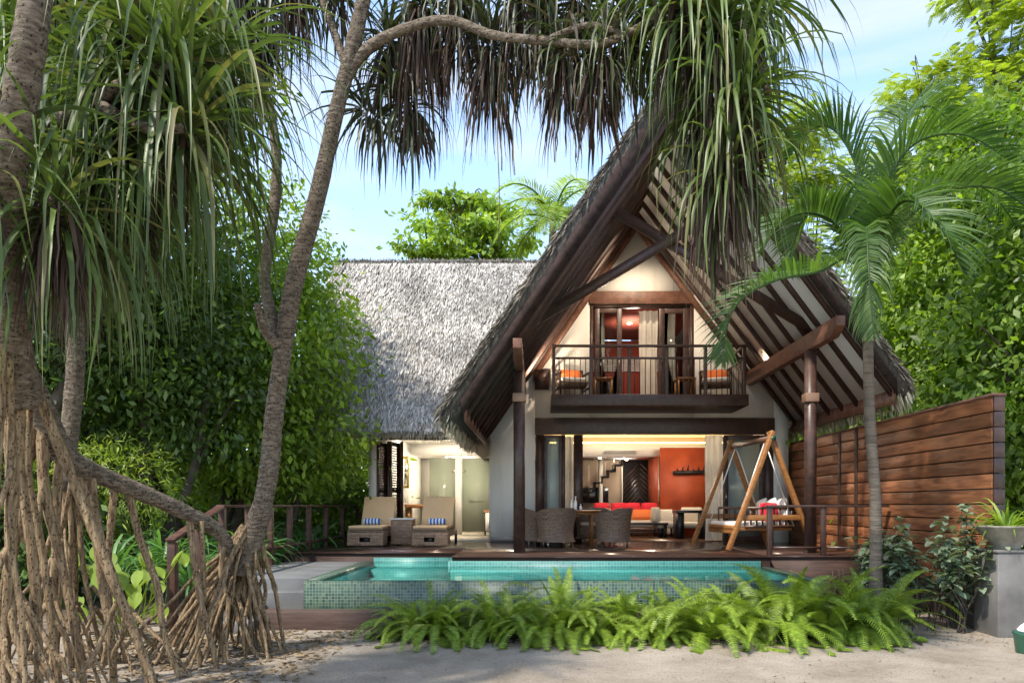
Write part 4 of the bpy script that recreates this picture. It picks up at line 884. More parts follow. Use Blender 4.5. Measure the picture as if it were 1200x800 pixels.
m=MB(); limb(m,[A(400,105,7.45),A(425,62,7.4),A(470,36,7.3),A(525,24,7.2),A(580,42,7.1),A(640,48,7.0),A(700,52,6.9),A(745,35,6.8),A(790,8,6.7),(A(840,-8,6.6))],[.06,.056,.05,.045,.042,.04,.038,.038,.036,.034],10)
limb(m,[A(640,48,7.0),A(690,30,6.9),A(735,42,6.8)],[.035,.03,.025],8)
limb(m,[A(790,8,6.7),A(850,10,6.6),A(885,60,6.5),A(900,110,6.45)],[.04,.038,.035,.03],8)
limb(m,[A(700,52,6.9),A(745,-5,7.3),A(800,-40,7.6)],[.035,.04,.04],8)
m.build('branch',MT['bark'],t,smooth=True)
m=MB(); limb(m,[A(409,88,7.45),A(396,50,7.47),A(385,20,7.5),A(372,-20,7.6),A(360,-60,7.6)],[.045,.04,.04,.04],8); m.build('branch',MT['bark'],t,smooth=True)
# broken stub at the fork
m=MB(); limb(m,[A(326,405,7.7),A(310,385,7.6),A(301,355,7.5)],[.06,.055,.035],9,rough=.08); m.build('broken_stub',MT['bark'],t,smooth=True)
# the lying stem that runs from the left tree into the root crown
m=MB(); limb(m,[A(22,425,5.9),A(45,470,6.0),A(66,520,6.2),A(90,545,6.4),A(130,562,6.7),(A(180,583,7.0)),A(225,604,7.3),A(255,622,7.55),A(268,645,7.7),A(268,690,7.8)],[.10,.10,.105,.10,.085,.08,.075,.075,.06,.045],12)
m.build('lying_stem',MT['bark'],t,smooth=True)
def root(m,a,b,r0,r1,wig=.05,sag=.0):
    a=np.array(a,float); b=np.array(b,float); n=5; P=[a+(b-a)*k/(n-1) for k in range(n)]
    for k in range(1,n-1): P[k]=P[k]+rng.normal(0,wig,3)*np.array([1,1,.3])+np.array((0,0,sag*math.sin(math.pi*k/(n-1))))
    limb(m,P,[r0,r0*.95,(r0+r1)/2,r1,r1],7,5,.06)
c=A(288,640,7.88)
for k in range(104):
    m=MB(); an=rng.random()*2*math.pi; h=rng.uniform(-.75,.25); left=(math.cos(an)<0)
    top=c+np.array((math.cos(an)*.09+(.07 if h>0 else -.28*max(0,-h)),math.sin(an)*.09,h*.8+.05)); top[2]=max(top[2],.35)
    rr=rng.uniform(.12,.85)*(1.5 if left else .7); ft=np.array((c[0]+math.cos(an)*rr-.10,c[1]+math.sin(an)*rr*.9,-.03))
    if not left and k%5<3: continue
    root(m,top,ft,rng.uniform(.016,.036),rng.uniform(.010,.022),.026,.06); m.build('prop_root',MT['root'],t,smooth=True)
for (a,b,r_) in (((150,572,6.85),(214,800,6.85),.038),((222,604,7.3),(256,798,7.2),.036),((236,610,7.3),(235,785,7.35),.03),((135,566,6.75),(118,775,7.2),.035),((106,553,6.5),(134,800,6.6),.045),((262,640,7.6),(262,778,7.5),.028),((70,520,6.2),(60,800,6.3),.035)):
    m=MB(); F=A(*b); F[2]=-.03; root(m,A(*a),F,r_,r_*.8,.03); m.build('prop_root',MT['root'],t,smooth=True)
green=MB(); shade=MB(); dead=MB()
#      px   py   D   L   n  axis            skirtL nSkirt
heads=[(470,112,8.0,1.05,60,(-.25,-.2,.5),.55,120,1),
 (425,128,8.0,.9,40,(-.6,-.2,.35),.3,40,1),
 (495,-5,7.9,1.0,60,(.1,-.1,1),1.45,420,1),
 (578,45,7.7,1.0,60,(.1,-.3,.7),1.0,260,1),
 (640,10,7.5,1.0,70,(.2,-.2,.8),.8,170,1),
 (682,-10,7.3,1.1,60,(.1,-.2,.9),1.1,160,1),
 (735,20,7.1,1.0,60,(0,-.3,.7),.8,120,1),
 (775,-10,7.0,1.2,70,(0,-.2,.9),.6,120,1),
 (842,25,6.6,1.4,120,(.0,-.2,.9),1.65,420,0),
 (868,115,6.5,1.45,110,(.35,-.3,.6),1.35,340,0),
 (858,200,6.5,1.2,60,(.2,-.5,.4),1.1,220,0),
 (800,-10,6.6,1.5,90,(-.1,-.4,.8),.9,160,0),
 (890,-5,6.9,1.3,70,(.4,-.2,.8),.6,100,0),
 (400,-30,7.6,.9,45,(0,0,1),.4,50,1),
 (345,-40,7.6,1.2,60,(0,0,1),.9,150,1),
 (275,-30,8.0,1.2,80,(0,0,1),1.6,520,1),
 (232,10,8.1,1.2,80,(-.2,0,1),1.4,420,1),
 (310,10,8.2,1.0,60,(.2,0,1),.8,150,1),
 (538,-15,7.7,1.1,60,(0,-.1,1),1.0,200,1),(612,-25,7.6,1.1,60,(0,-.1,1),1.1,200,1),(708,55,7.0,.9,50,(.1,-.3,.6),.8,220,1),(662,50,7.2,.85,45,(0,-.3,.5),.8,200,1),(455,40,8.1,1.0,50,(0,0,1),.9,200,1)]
for px,py,D,L,n,ax,sk_,ns,sh in heads:
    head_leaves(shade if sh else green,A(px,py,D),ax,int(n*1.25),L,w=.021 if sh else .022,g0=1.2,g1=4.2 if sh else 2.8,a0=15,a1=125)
    skirt(dead,A(px,py+6,D),ax,int(ns*.42),sk_)
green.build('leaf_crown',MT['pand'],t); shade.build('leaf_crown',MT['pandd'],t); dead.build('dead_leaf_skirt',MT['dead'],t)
m=MB()
for x,y0,y1,D in ((584,60,285,7.6),(649,60,190,7.4),(602,90,205,7.6),(588,100,200,7.6),(673,70,185,7.3)):
    P=[A(x+rng.normal(0,1),y0+(y1-y0)*k/6,D) for k in range(7)]; m.tube(P,.006,5)
m.build('hanging_root',MT['root'],t)

# ---------------- left pandanus, close to the camera
t=thing('pandanus_tree','close pandanus at the left edge with thick stilt roots and long drooping leaves','tree',(-3.9,5.6,0),'pandanus trees')
m=MB(); limb(m,[A(28,470,5.7),A(14,400,5.4),(A(2,300,5.0)),A(12,200,4.7),A(28,90,4.5),A(40,10,4.4),A(46,-80,4.4)],[.13,.125,.11,.10,.095,.09,.085],14); m.build('trunk',MT['bark'],t,smooth=True)
m=MB(); limb(m,[A(74,575,7.0),A(80,520,7.0),A(88,440,7.0),A(88,370,7.0),A(84,300,7.1),A(100,200,7.1),A(110,110,7.1)],[.075,.08,.08,.078,.075,.07,.06],10); m.build('branch',MT['bark'],t,smooth=True)
m=MB(); limb(m,[A(16,200,5.2),A(60,150,5.3),A(110,120,5.4),A(160,90,5.4),A(200,80,5.5)],[.06,.055,.05,.045,.04],9); limb(m,[A(110,120,5.4),A(170,150,5.2),A(215,150,5.2)],[.045,.04,.035],9); limb(m,[A(4,310,5.0),A(34,262,5.0),A(66,232,4.95)],[.05,.045,.04],9); limb(m,[A(6,230,4.8),A(-15,210,4.75),A(-28,190,4.7)],[.05,.045,.04],9); m.build('branch',MT['bark'],t,smooth=True)
T0=(18,440,5.65); T1=(26,462,5.7)
big=[((8,340,5.35),(8,735,5.7),.060),((24,440,5.65),(45,775,5.8),.062),((32,432,5.75),(190,815,6.2),.066),((50,488,6.05),(100,815,6.2),.062),((36,455,5.85),(75,800,6.0),.045),((4,300,5.3),(-20,830,5.3),.06),
 ((16,430,5.6),(0,800,5.7),.04),((16,690,5.65),(30,830,5.5),.042),((16,690,5.65),(75,830,5.5),.038),((17,685,5.65),(110,850,5.6),.034),((44,470,6.0),(-5,720,6.6),.038),((85,500,7.0),(55,730,7.4),.04),((82,520,7.0),(100,745,7.5),.045),((80,530,7.0),(125,755,7.4),.04),((82,510,7.0),(65,760,7.2),.045),((84,520,7.0),(150,750,7.5),.035),
 ((78,545,7.0),(30,745,7.6),.04),((78,550,7.0),(85,760,7.2),.035),((88,545,6.4),(175,812,6.4),.035),((60,505,6.15),(20,830,5.8),.035),((88,540,6.4),(20,770,7.0),.03),((6,380,5.4),(30,840,5.3),.035)]
segs=[]
for a,b,r_ in big:
    m=MB(); F=A(*b); F[2]=-.03; root(m,A(*a),F,r_*.72,r_*.55,.024); m.build('prop_root',MT['root'],t,smooth=True); segs.append((A(*a),F))
for k in range(34):
    a,F=segs[rng.integers(len(segs))]; u=rng.uniform(.35,.8); a=a+(F-a)*u; rr=max(.12,a[2])*.45; b=a+np.array((rng.normal(0,rr),rng.normal(0,rr*.7),0)); b[2]=-.03
    m=MB(); root(m,a,b,rng.uniform(.012,.026),rng.uniform(.01,.018),.03); m.build('prop_root',MT['root'],t,smooth=True)
green=MB(); dead=MB()
heads=[(120,95,5.7,1.9,100,(.1,-.1,1),.9,160),(200,70,5.5,1.9,110,(.5,-.2,.8),.8,120),(222,150,5.4,1.7,85,(.5,-.3,.6),.5,60),(75,225,5.6,1.6,80,(.3,-.3,.8),.8,90),
 (66,232,4.95,1.5,70,(.1,-.35,.8),.8,90),(-28,190,4.7,1.5,60,(.35,-.2,.8),.6,60),(160,20,5.9,1.8,100,(.1,-.1,1),.8,120),(112,100,7.0,1.8,100,(0,0,1),.9,160),(70,-80,6.3,1.7,90,(.1,-.1,1),.9,160),(260,60,6.2,1.6,80,(.4,-.1,.9),.6,90),
 (160,180,5.7,1.6,80,(.3,-.3,.8),.7,120),(95,240,5.6,1.5,70,(.3,-.3,.8),.7,120),(-10,60,6.2,1.6,60,(-.2,0,1),.5,60)]
for px,py,D,L,n,ax,sk_,ns in heads:
    head_leaves(green,A(px,py,D),ax,n,L,w=.023,g0=.8,g1=2.5,a0=12,a1=118,K=13); skirt(dead,A(px,py+5,D),ax,ns,sk_)
green.build('leaf_crown',MT['pand'],t); dead.build('dead_leaf_skirt',MT['dead'],t)

# ---------------- palm
def frond(m,P,n=34,L=.5,w=.018,drp=1.2,K=5,twist=0,lift=.35,fold=.3,tipL=.25):
    P=smooth_path(P,10); s=np.linspace(0,1,len(P)); u=np.linspace(.12,.995,n)
    C0=np.stack([np.interp(u,s,P[:,i]) for i in range(3)],1); Tn=nrm(np.gradient(P,axis=0)); Tt=nrm(np.stack([np.interp(u,s,Tn[:,i]) for i in range(3)],1))
    side=np.cross(Tt,(0,0,1.)); bad=np.linalg.norm(side,axis=1)<.2; side[bad]=(1,0,0); side=nrm(side); up=nrm(np.cross(side,Tt))
    ll=L*(np.sin(np.clip(u*1.05,0,1)*math.pi)**.5*.8+tipL*.8)*(.9+.2*rng.random(n))
    for sg in (-1,1):
        D0=nrm(side*sg*(.9)+Tt*(.55+.5*u[:,None])+up*(lift+.1*rng.normal(0,1,(n,1))))
        C=droop(C0,D0,ll,np.full(n,drp)*(.7+.6*rng.random(n)),K); S=nrm(np.cross(D0,up)+rng.normal(0,.12,(n,3)))[:,None]
        S=nrm(Tt+rng.normal(0,.15,(n,3)))[:,None]
        t_=np.linspace(0,1,K); m.ribbon(C,S,w*np.ones((n,1))*np.clip((1-t_)*1.9,.05,1)*np.clip(.5+t_*3,0,1),fold=fold)
    return P
t=thing('palm_tree','slender ringed palm with arching fronds standing right of the fern bed','palm',(4.66,9.9,0))
X0=4.66; m=MB(); limb(m,[(X0,9.9,-.05),(X0-.02,9.9,.8),(X0-.03,9.9,1.8),(X0-.10,9.9,2.8),(X0-.13,9.9,3.9)],[.105,.084,.074,.070,.066],14,10,.015); m.build('trunk',MT['palmbark'],t,smooth=True)
m=MB(); limb(m,[(X0-.13,9.9,3.88),(X0-.13,9.9,4.2),(X0-.12,9.9,4.7)],[.072,.082,.05],14); m.build('crown_shaft',MT['shaft'],t,smooth=True)
B=(X0-.12,9.9,4.6); D=9.9
fr=[[B,A(1035,230,9.7),A(1070,170,9.5),A(1130,158,9.3),A(1185,190,9.1)],
    [B,A(1010,220,10),A(985,160,10.1),A(955,150,10.2),A(920,190,10.3)],
    [B,A(1050,270,9.5),A(1110,225,9.2),A(1170,222,9.0),A(1225,262,8.8)],
    [B,A(1000,300,9.6),A(960,318,9.2),A(905,330,8.9),A(860,362,8.7),A(845,425,8.7)],
    [B,A(1015,275,9.5),A(1016,272,9.0),A(1018,318,8.7),A(1024,392,8.6)],
    [B,A(1060,260,10.4),A(1110,215,10.9),A(1160,225,11.3),A(1200,280,11.5)],
    [B,A(990,260,10.4),A(960,240,10.9),A(935,270,11.2),A(925,320,11.3)],
    [B,A(1030,215,10.2),A(1060,140,10.5),A(1090,125,10.8),A(1120,150,11)],
    [B,A(1040,260,9.3),A(1065,235,8.8),A(1100,262,8.3),A(1130,320,8.1)],
    [B,A(985,270,9.9),A(950,250,9.7),A(915,262,9.5),A(890,300,9.4)]]
for f_ in fr:
    m=MB(); P=frond(m,f_,n=70,L=.74,w=.024,drp=.8 if f_ is not fr[4] else 3.2,lift=.55); m.tube(P,np.linspace(.028,.006,len(P)),6); m.build('frond',MT['palm'],t)
t=thing('coconut_palm','pale green palm rising behind the roof ridge','palm',at(648,592,27)-np.array((0,0,1.65)))
m=MB(); limb(m,[at(648,592,27)-np.array((0,0,1.6)),at(645,400,27),at(648,262,27)],[.2,.17,.13],10); m.build('trunk',MT['palmbark'],t,smooth=True)
B=at(648,258,27)
for k in range(17):
    a=k*2.4; e=rng.uniform(.1,1.1); d0=np.array((math.cos(a)*math.cos(e),math.sin(a)*math.cos(e),math.sin(e))); LL=rng.uniform(2.6,3.3)
    C=droop(B[None],d0[None],np.array([LL]),np.array([.55]),6)[0]; m=MB(); P=frond(m,C,n=40,L=.75,w=.03,drp=1.2,K=4); m.tube(P,np.linspace(.05,.012,len(P)),5); m.build('frond',MT['brightleaf'],t)

# ---------------- broad-leaved trees
def crown(m,ells,n,size,per=34,sig=.30,asp=.5,K=3,shell=.75,flat=1.0):
    ar=np.array([ 1.0*(e[3]*e[4]+e[4]*e[5]+e[3]*e[5]) for e in ells]); ar/=ar.sum()
    nc=max(1,n//per); idx=rng.choice(len(ells),nc,p=ar); E=np.array(ells,float)[idx]
    d=nrm(rng.normal(0,1,(nc,3))); rad=(shell+(1.06-shell)*rng.random(nc)**.7)
    cc=E[:,:3]+d*E[:,3:]*rad[:,None]
    C0=np.repeat(cc,per,0)+rng.normal(0,1,(nc*per,3))*np.array([sig,sig,sig*.55*flat]); dd=np.repeat(d,per,0); N=len(C0)
    D0=nrm(dd*.5+rng.normal(0,.6,(N,3))+np.array((0,0,-.35)))
    Nn=nrm(rng.normal(0,.55,(N,3))+np.array((-.15,-.3,.8))+dd*.3); S=nrm(np.cross(D0,Nn)); 
    L=size*(.6+.8*rng.random(N)); t_=np.linspace(0,1,K); C=C0[:,None]+D0[:,None]*(L[:,None,None]*t_[None,:,None])
    prof={3:np.array([.15,1,.06]),4:np.array([.15,1,.8,.05])}[K]
    C[...,2]-=.10*L[:,None]*t_**2
    m.ribbon(C,S[:,None],(L*asp/2)[:,None]*prof)
def feathers(m,ells,n,L0=.30,per=9,sig=.22,np_=8):
    ar=np.array([e[3]*e[4]*1.0 for e in ells]); ar/=ar.sum(); nc=n//per; E=np.array(ells,float)[rng.choice(len(ells),nc,p=ar)]
    d=nrm(rng.normal(0,1,(nc,3))*np.array((1,1,.8))); cc=E[:,:3]+d*E[:,3:]*(.35+.7*rng.random((nc,1))**.6)
    C0=np.repeat(cc,per,0)+rng.normal(0,1,(nc*per,3))*np.array([sig,sig,sig*.35]); dd=np.repeat(d,per,0); N=len(C0)
    D0=nrm(dd*np.array((.7,.7,.2))+rng.normal(0,.55,(N,3))*np.array((1,1,.35))+np.array((0,0,-.12))); up=nrm(np.array((0,0,1.))+rng.normal(0,.3,(N,3))); S=nrm(np.cross(D0,up)); L=L0*rng.uniform(.6,1.2,N)
    t_=np.linspace(.12,1,np_); Pt=C0[:,None]+D0[:,None]*(L[:,None,None]*t_[None,:,None]); Pt[...,2]-=.22*L[:,None]*t_**2
    ll=(L[:,None]*.36*np.sin(np.pi*np.clip(t_*.9+.08,0,1))[None]**.6)
    for sg in (-1,1):
        dv=nrm(S*sg+D0*.35); a=Pt.reshape(-1,3); b=(Pt+dv[:,None]*ll[...,None]).reshape(-1,3); b[:,2]-=.012
        C=np.stack([a,(a+b)/2,b],1); SS=np.repeat(D0,np_,0)[:,None]; m.ribbon(C,SS,(.016*np.array([.8,1,.25]))[None]*np.ones((len(a),1)))
def tree(name,label,cat,base,ells,n,size,mat,trunk_r=.2,group='trees around the villa',bark='darkbark',**kw):
    t=thing(name,label,cat,base,group); base=np.array(base,float); m=MB()
    for i,e in enumerate(ells):
        c=np.array(e[:3]); mid=base*.35+c*.65; mid[2]=(base[2]+c[2])*.5; mid+=rng.normal(0,.2,3)
        r=trunk_r*(.9 if i==0 else .55); limb(m,[base+rng.normal(0,.08,3)*np.array([1,1,0]),mid,c],[r,r*.7,r*.3],8,6,.05)
        for q in range(5):
            d=nrm(rng.normal(0,1,3)); limb(m,[mid+(c-mid)*rng.random(),c+d*np.array(e[3:])*.5+rng.normal(0,.1,3),c+d*np.array(e[3:])*.92],[r*.3,r*.18,r*.06],6,5)
    m.build('trunk',MT[bark],t,smooth=True)
    m=MB()
    if kw.pop('feather',0): feathers(m,ells,n)
    else: crown(m,ells,n,size,**kw)
    m.build('crown',MT[mat],t); return t
G0=lambda x,y: (x,y,0)
# left side
tree('broadleaf_tree','tall bushy tree with bright leaves left of the thatched wing','tree',G0(-6.8,15.6),[(-6.9,15.6,6.6,2.3,2.2,2.2),(-5.6,15.2,4.9,1.75,1.8,1.7),(-6.1,15.2,3.0,1.6,1.6,1.3),(-4.9,15.6,3.1,1.0,1.2,1.0),(-8.3,15.5,5.2,1.8,1.8,2.2)],38000,.15,'brightleaf',.24,shell=.6)
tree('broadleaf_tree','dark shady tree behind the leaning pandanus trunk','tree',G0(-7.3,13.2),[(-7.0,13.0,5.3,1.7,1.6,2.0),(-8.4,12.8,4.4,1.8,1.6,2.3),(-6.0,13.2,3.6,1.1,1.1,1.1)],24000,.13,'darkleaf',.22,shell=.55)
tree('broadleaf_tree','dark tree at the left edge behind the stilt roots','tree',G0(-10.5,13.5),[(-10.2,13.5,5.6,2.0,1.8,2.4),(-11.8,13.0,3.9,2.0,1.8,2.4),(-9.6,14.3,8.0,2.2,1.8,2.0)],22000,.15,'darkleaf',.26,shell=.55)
tree('broadleaf_tree','sunny yellow green tree far behind the left shrubs','tree',G0(-10,22),[(-10,22,4.5,3,2,3),(-6.5,21,3.2,2,1.5,2),(-13,21,5,3,2,3.5)],26000,.2,'brightleaf',.25,shell=.7)
tree('broadleaf_tree','tall tree whose crown fills the top left behind the pandanus leaves','tree',G0(-9.2,11.0),[(-8.6,11.2,8.2,2.0,1.6,1.7),(-6.2,12.5,9.2,1.5,1.5,1.5),(-10.5,11.2,9.0,2.0,1.6,2.0),(-8.5,11.5,10.4,2.2,1.6,1.3)],26000,.14,'midleaf',.24,shell=.55)
# behind the roof
tree('almond_tree','bright layered tree rising above the ridge of the thatched wing','tree',at(545,592,30)-np.array((0,0,1.65)),[(*at(535,238,30),1.7,1.2,.28),(*at(498,262,29.5),1.0,1.0,.22),(*at(588,250,30),.9,1.0,.22),(*at(490,290,29),.9,1.0,.2),(*at(555,268,29),1.7,1.2,.22),(*at(520,292,29),1.6,1.2,.25),(*at(590,285,29),1.3,1.0,.3),(*at(560,300,29),1.5,1.0,.3)],5200,.24,'brightleaf',.20,per=22,sig=.24,asp=.62,flat=.5,shell=.3)
# right side
tree('broadleaf_tree','dense bright green tree right behind the plank fence end','tree',G0(8.6,12.0),[(8.3,12.2,3.9,1.6,1.6,2.2),(9.2,11.6,5.8,1.9,1.7,2.0),(7.7,12.5,2.3,1.0,1.3,1.4),(10.4,11.5,3.5,1.8,1.6,2.4)],30000,.15,'midleaf',.2,shell=.65)
tree('broadleaf_tree','leafy green tree between the thatched eave and the fence','tree',G0(8.0,16.5),[(8.0,16.2,4.6,1.6,1.9,2.0),(9.2,15.6,6.6,2.0,1.8,1.9),(7.6,17.5,3.0,1.3,1.6,1.4),(10.8,15.5,5.0,2.0,1.9,2.4)],30000,.16,'brightleaf',.22,shell=.65)
tree('broadleaf_tree','shaded green tree low behind the far end of the fence','tree',G0(8.4,21),[(8.2,21,4.2,2.2,2.2,2.6),(11.5,20,5.5,2.8,2.2,3.4),(7.2,21.5,2.6,1.2,1.6,1.8)],24000,.18,'brightleaf',.22,shell=.65)
tree('flame_tree','lime green feathery tree crowning the top right corner','tree',G0(11.5,18),[(10.4,17.6,8.6,1.6,1.6,.9),(11.6,17,10.6,2.4,1.8,1.2),(9.6,18,10.3,1.0,1.2,.6),(12.6,17,8.4,2.2,1.8,1.1),(13.4,17.5,12.1,2.4,1.8,1.1),(9.9,17.5,7.0,1.1,1.3,.9),(11.3,17,12.6,1.2,1.2,.7),(8.7,17.4,9.2,.9,1.0,.6),(9.4,17.4,11.6,.9,1.0,.5),(12.9,17,14.4,2.0,1.5,.9),(11.0,17.5,14.2,1.1,1.1,.6)],11000,.11,'lime',.14,feather=1)
tree('flame_tree','airy feathery tree behind the hanging pandanus leaves','tree',G0(8.2,24),[(8.3,24,13.9,1.6,1.4,.7),(7.8,23.5,11.9,1.5,1.4,.8),(9.4,24,12.4,1.3,1.2,.6),(7.0,24,15.2,1.0,1.1,.5),(9.0,23,9.8,1.6,1.5,1.2)],3800,.13,'lime',.12,feather=1)
tree('broadleaf_tree','dark green tree beyond the stone bowl at the right edge','tree',G0(9.6,14.6),[(9.8,14.2,3.0,1.5,1.3,1.8),(8.8,14.2,8.2,1.4,1.4,1.1),(11.8,14.0,7.4,1.9,1.6,1.5),(7.4,13.9,1.5,.9,1.2,1.2)],20000,.15,'midleaf',.2,shell=.6)
# far wood
m=MB(); el_=[(x,y,z,4,3,h) for x,y,z,h in ((-26,34,4,5),(-20,36,5,6),(-14,36,4,5),(-9,38,3.5,4),(14,34,5,6),(19,33,7,7),(25,33,8,8),(10,38,4,5),(31,30,7,8),(-34,30,6,7),(-40,24,6,8),(-3,40,3,4),(4,40,3,4))]
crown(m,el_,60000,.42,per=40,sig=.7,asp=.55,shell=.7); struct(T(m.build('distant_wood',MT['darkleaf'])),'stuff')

# understorey
def tuft(n,L,w,seed,mat,g=(.8,2.2),K=6,up=.9):
    m=MB(); ph=rng.random(n)*2*math.pi; e=rng.uniform(.5,1.35,n); D0=np.stack([np.cos(ph)*np.cos(e),np.sin(ph)*np.cos(e),np.sin(e)*up],1)
    P0=np.stack([np.cos(ph)*.05,np.sin(ph)*.05,0*ph],1); C=droop(P0,D0,L*(.6+.5*rng.random(n)),rng.uniform(*g,n),K)
    S=nrm(np.cross(D0,(0,0,1.))+rng.normal(0,.1,(n,3)))[:,None]; t_=np.linspace(0,1,K); m.ribbon(C,S,w*np.clip(.5+t_*3,0,1)*np.clip((1-t_)*1.6,.03,1)*np.ones((n,1)),fold=.3); return m
ord_=['first','second','third','fourth','fifth','sixth','seventh','eighth','ninth','tenth','eleventh','twelfth','thirteenth','fourteenth','fifteenth','sixteenth','seventeenth','eighteenth','nineteenth','twentieth','twenty-first','twenty-second','twenty-third','twenty-fourth','twenty-fifth','twenty-sixth']
protos=[tuft(44,1.15,.022,i,'lily') for i in range(3)]; po=[]
spots=sorted([(rng.uniform(-6.6,-4.8),y+rng.uniform(-.3,.3)) for y in np.linspace(10.8,18.5,22)],key=lambda q:q[0]/q[1])
for i,(x,y) in enumerate(spots):
    lab=f'{ord_[i]} from the left of the strap-leaved lily clumps behind the left railing'
    if i<3: o=protos[i].build('lily_clump',MT['lily']); T(o,lab,'plant','lily clumps behind the railing'); po.append(o)
    else: o=copy_tree(po[i%3],label=lab)
    o.location=(x,y,0.02); o.rotation_euler=(0,0,rng.random()*6); s_=rng.uniform(.9,1.35); o.scale=(s_,s_,s_)
o=copy_tree(po[0],label='pale strap-leaved lily clump alone in the dark left of the stair railing'); o.location=(-6.3,10.5,.02)
# taro-like plant between the roots
t=thing('taro_plant','bright green broad-leaved plant growing between the stilt roots','plant',foot(150,745))
b0=foot(150,745)
for i in range(26):
    a=rng.random()*6.28; tipx=rng.uniform(85,215); tp=at(tipx,rng.uniform(640,715),rng.uniform(8.0,9.0)); big=i<3
    if i==0: tp=at(130,668,8.4)
    if i==1: tp=at(92,655,8.6)
    m=MB(); limb(m,[b0+rng.normal(0,.05,3)*np.array([1,1,0]),(b0+tp)/2+rng.normal(0,.05,3),tp],[.009,.008,.006],6,5)
    L=.42 if i==0 else (.26 if i<3 else .20); nx,ny=7,7; d=nrm(np.array((rng.normal(.2,.6),-.35,-.55))); sd=nrm(np.cross(d,(0,0,1.))); nn_=np.cross(sd,d); G=[]
    for k in range(nx):
        u=k/(nx-1); wd=L*.42*math.sin(math.pi*min(1,u*.93+.12))**.7
        G.append([tp+d*L*(u-.15)+sd*wd*v+nn_*(.12*L*abs(v)-.25*L*u*u) for v in np.linspace(-1,1,ny)])
    m.grid(G); m.build('leaf',MT['fern'],t,smooth=True)
# feathery shrub beyond the roots
t=tree('golden_shrub','fine-leaved yellow green shrub behind the stilt roots','shrub',G0(-6.9,12.2),[(-6.9,12.0,2.0,.8,.7,.7),(-7.6,12.2,1.3,.8,.7,.9)],5000,.12,'lime',.04,group='shrubs',asp=.18,sig=.2)
# dark twiggy understorey behind left roots
for i,(x,y,l) in enumerate(((-8.6,11.5,'dark leafy shrub filling the shade at the left edge'),(-7.6,17.6,'green shrub behind the lilies left of the thatched wing'),(-5.6,18.6,'green shrub nearest the corner of the thatched wing'))):
    tree('leafy_shrub',l,'shrub',G0(x,y),[(x,y,1.1,1.2,.9,1.1),(x+.8,y+.3,1.3,.9,.9,1.0)],7000,.14,'midleaf' if i else 'darkleaf',.05,group='shrubs')
# shrub in front of the fence
def fshrub(label,x,y,H,n):
    t=thing('broadleaf_shrub',label,'shrub',(x,y,0),'shrubs in front of the plank fence'); m=MB(); lv=MB()
    Ps=[];Ds=[]
    for k in range(n):
        a=rng.random()*6.28; sp=rng.uniform(.05,.45); h=H*rng.uniform(.55,1.0); P=[np.array((x+.05*math.cos(a),y+.05*math.sin(a),-.02))]
        for q in range(1,5): P.append(np.array((x+math.cos(a)*sp*(q/4)**1.2+rng.normal(0,.03),y+math.sin(a)*sp*.7*(q/4)+rng.normal(0,.03),h*q/4)))
        limb(m,P,[.012,.010,.008,.006,.004],6,5)
        S_=smooth_path(P,8); 
        for c_ in S_[int(len(S_)*.52):]:
            for z in range(3):
                Ps.append(c_+rng.normal(0,.05,3)); aa=rng.random()*6.28; Ds.append((math.cos(aa),math.sin(aa),rng.uniform(-.5,.4)))
    m.build('stem',MT['darkbark'],t,smooth=True)
    Ps=np.array(Ps); Ds=nrm(np.array(Ds)); N=len(Ps); L=rng.uniform(.09,.17,N); K=6; C=droop(Ps,Ds,L,np.full(N,3.),K); S=nrm(np.cross(Ds,(0,0,1.))+rng.normal(0,.25,(N,3)))[:,None]
    lv.ribbon(C,S,(L*.29)[:,None]*np.array([.1,.75,1,.95,.6,.04]),fold=.25); lv.build('leaves',MT['shrub'],t)
fshrub('tall single-stemmed shrub with grey green leaves near the fence end',5.42,9.25,1.75,7)
fshrub('wide grey green shrub against the middle of the plank fence',5.05,9.9,1.50,15)
fshrub('low grey green shrub between palm trunk and plank fence',4.85,10.4,1.45,14)
fshrub('twiggy grey green shrub beside the concrete footing of the fence',5.55,9.6,1.25,14)
# twiggy stems along the base of the fence
m=MB()
for k in range(120):
    x=rng.uniform(4.6,5.9); y=rng.uniform(9.3,11.6); m.tube([(x,y,0),(x+rng.normal(0,.05),y+rng.normal(0,.05),rng.uniform(.3,.75))],.005,4)
T(m.build('dry_twigs',MT['darkbark']),None,None,None,'stuff')
# bowl plant
P=np.array((5.92,9.13,1.36))
m=tuft(46,.55,.022,1,'b',g=(1.5,4.5)); m.v=[v+P for v in m.v]; o=m.build('bowl_plant',MT['brightleaf']); T(o,'bright green leafy plant growing in the stone bowl','plant')

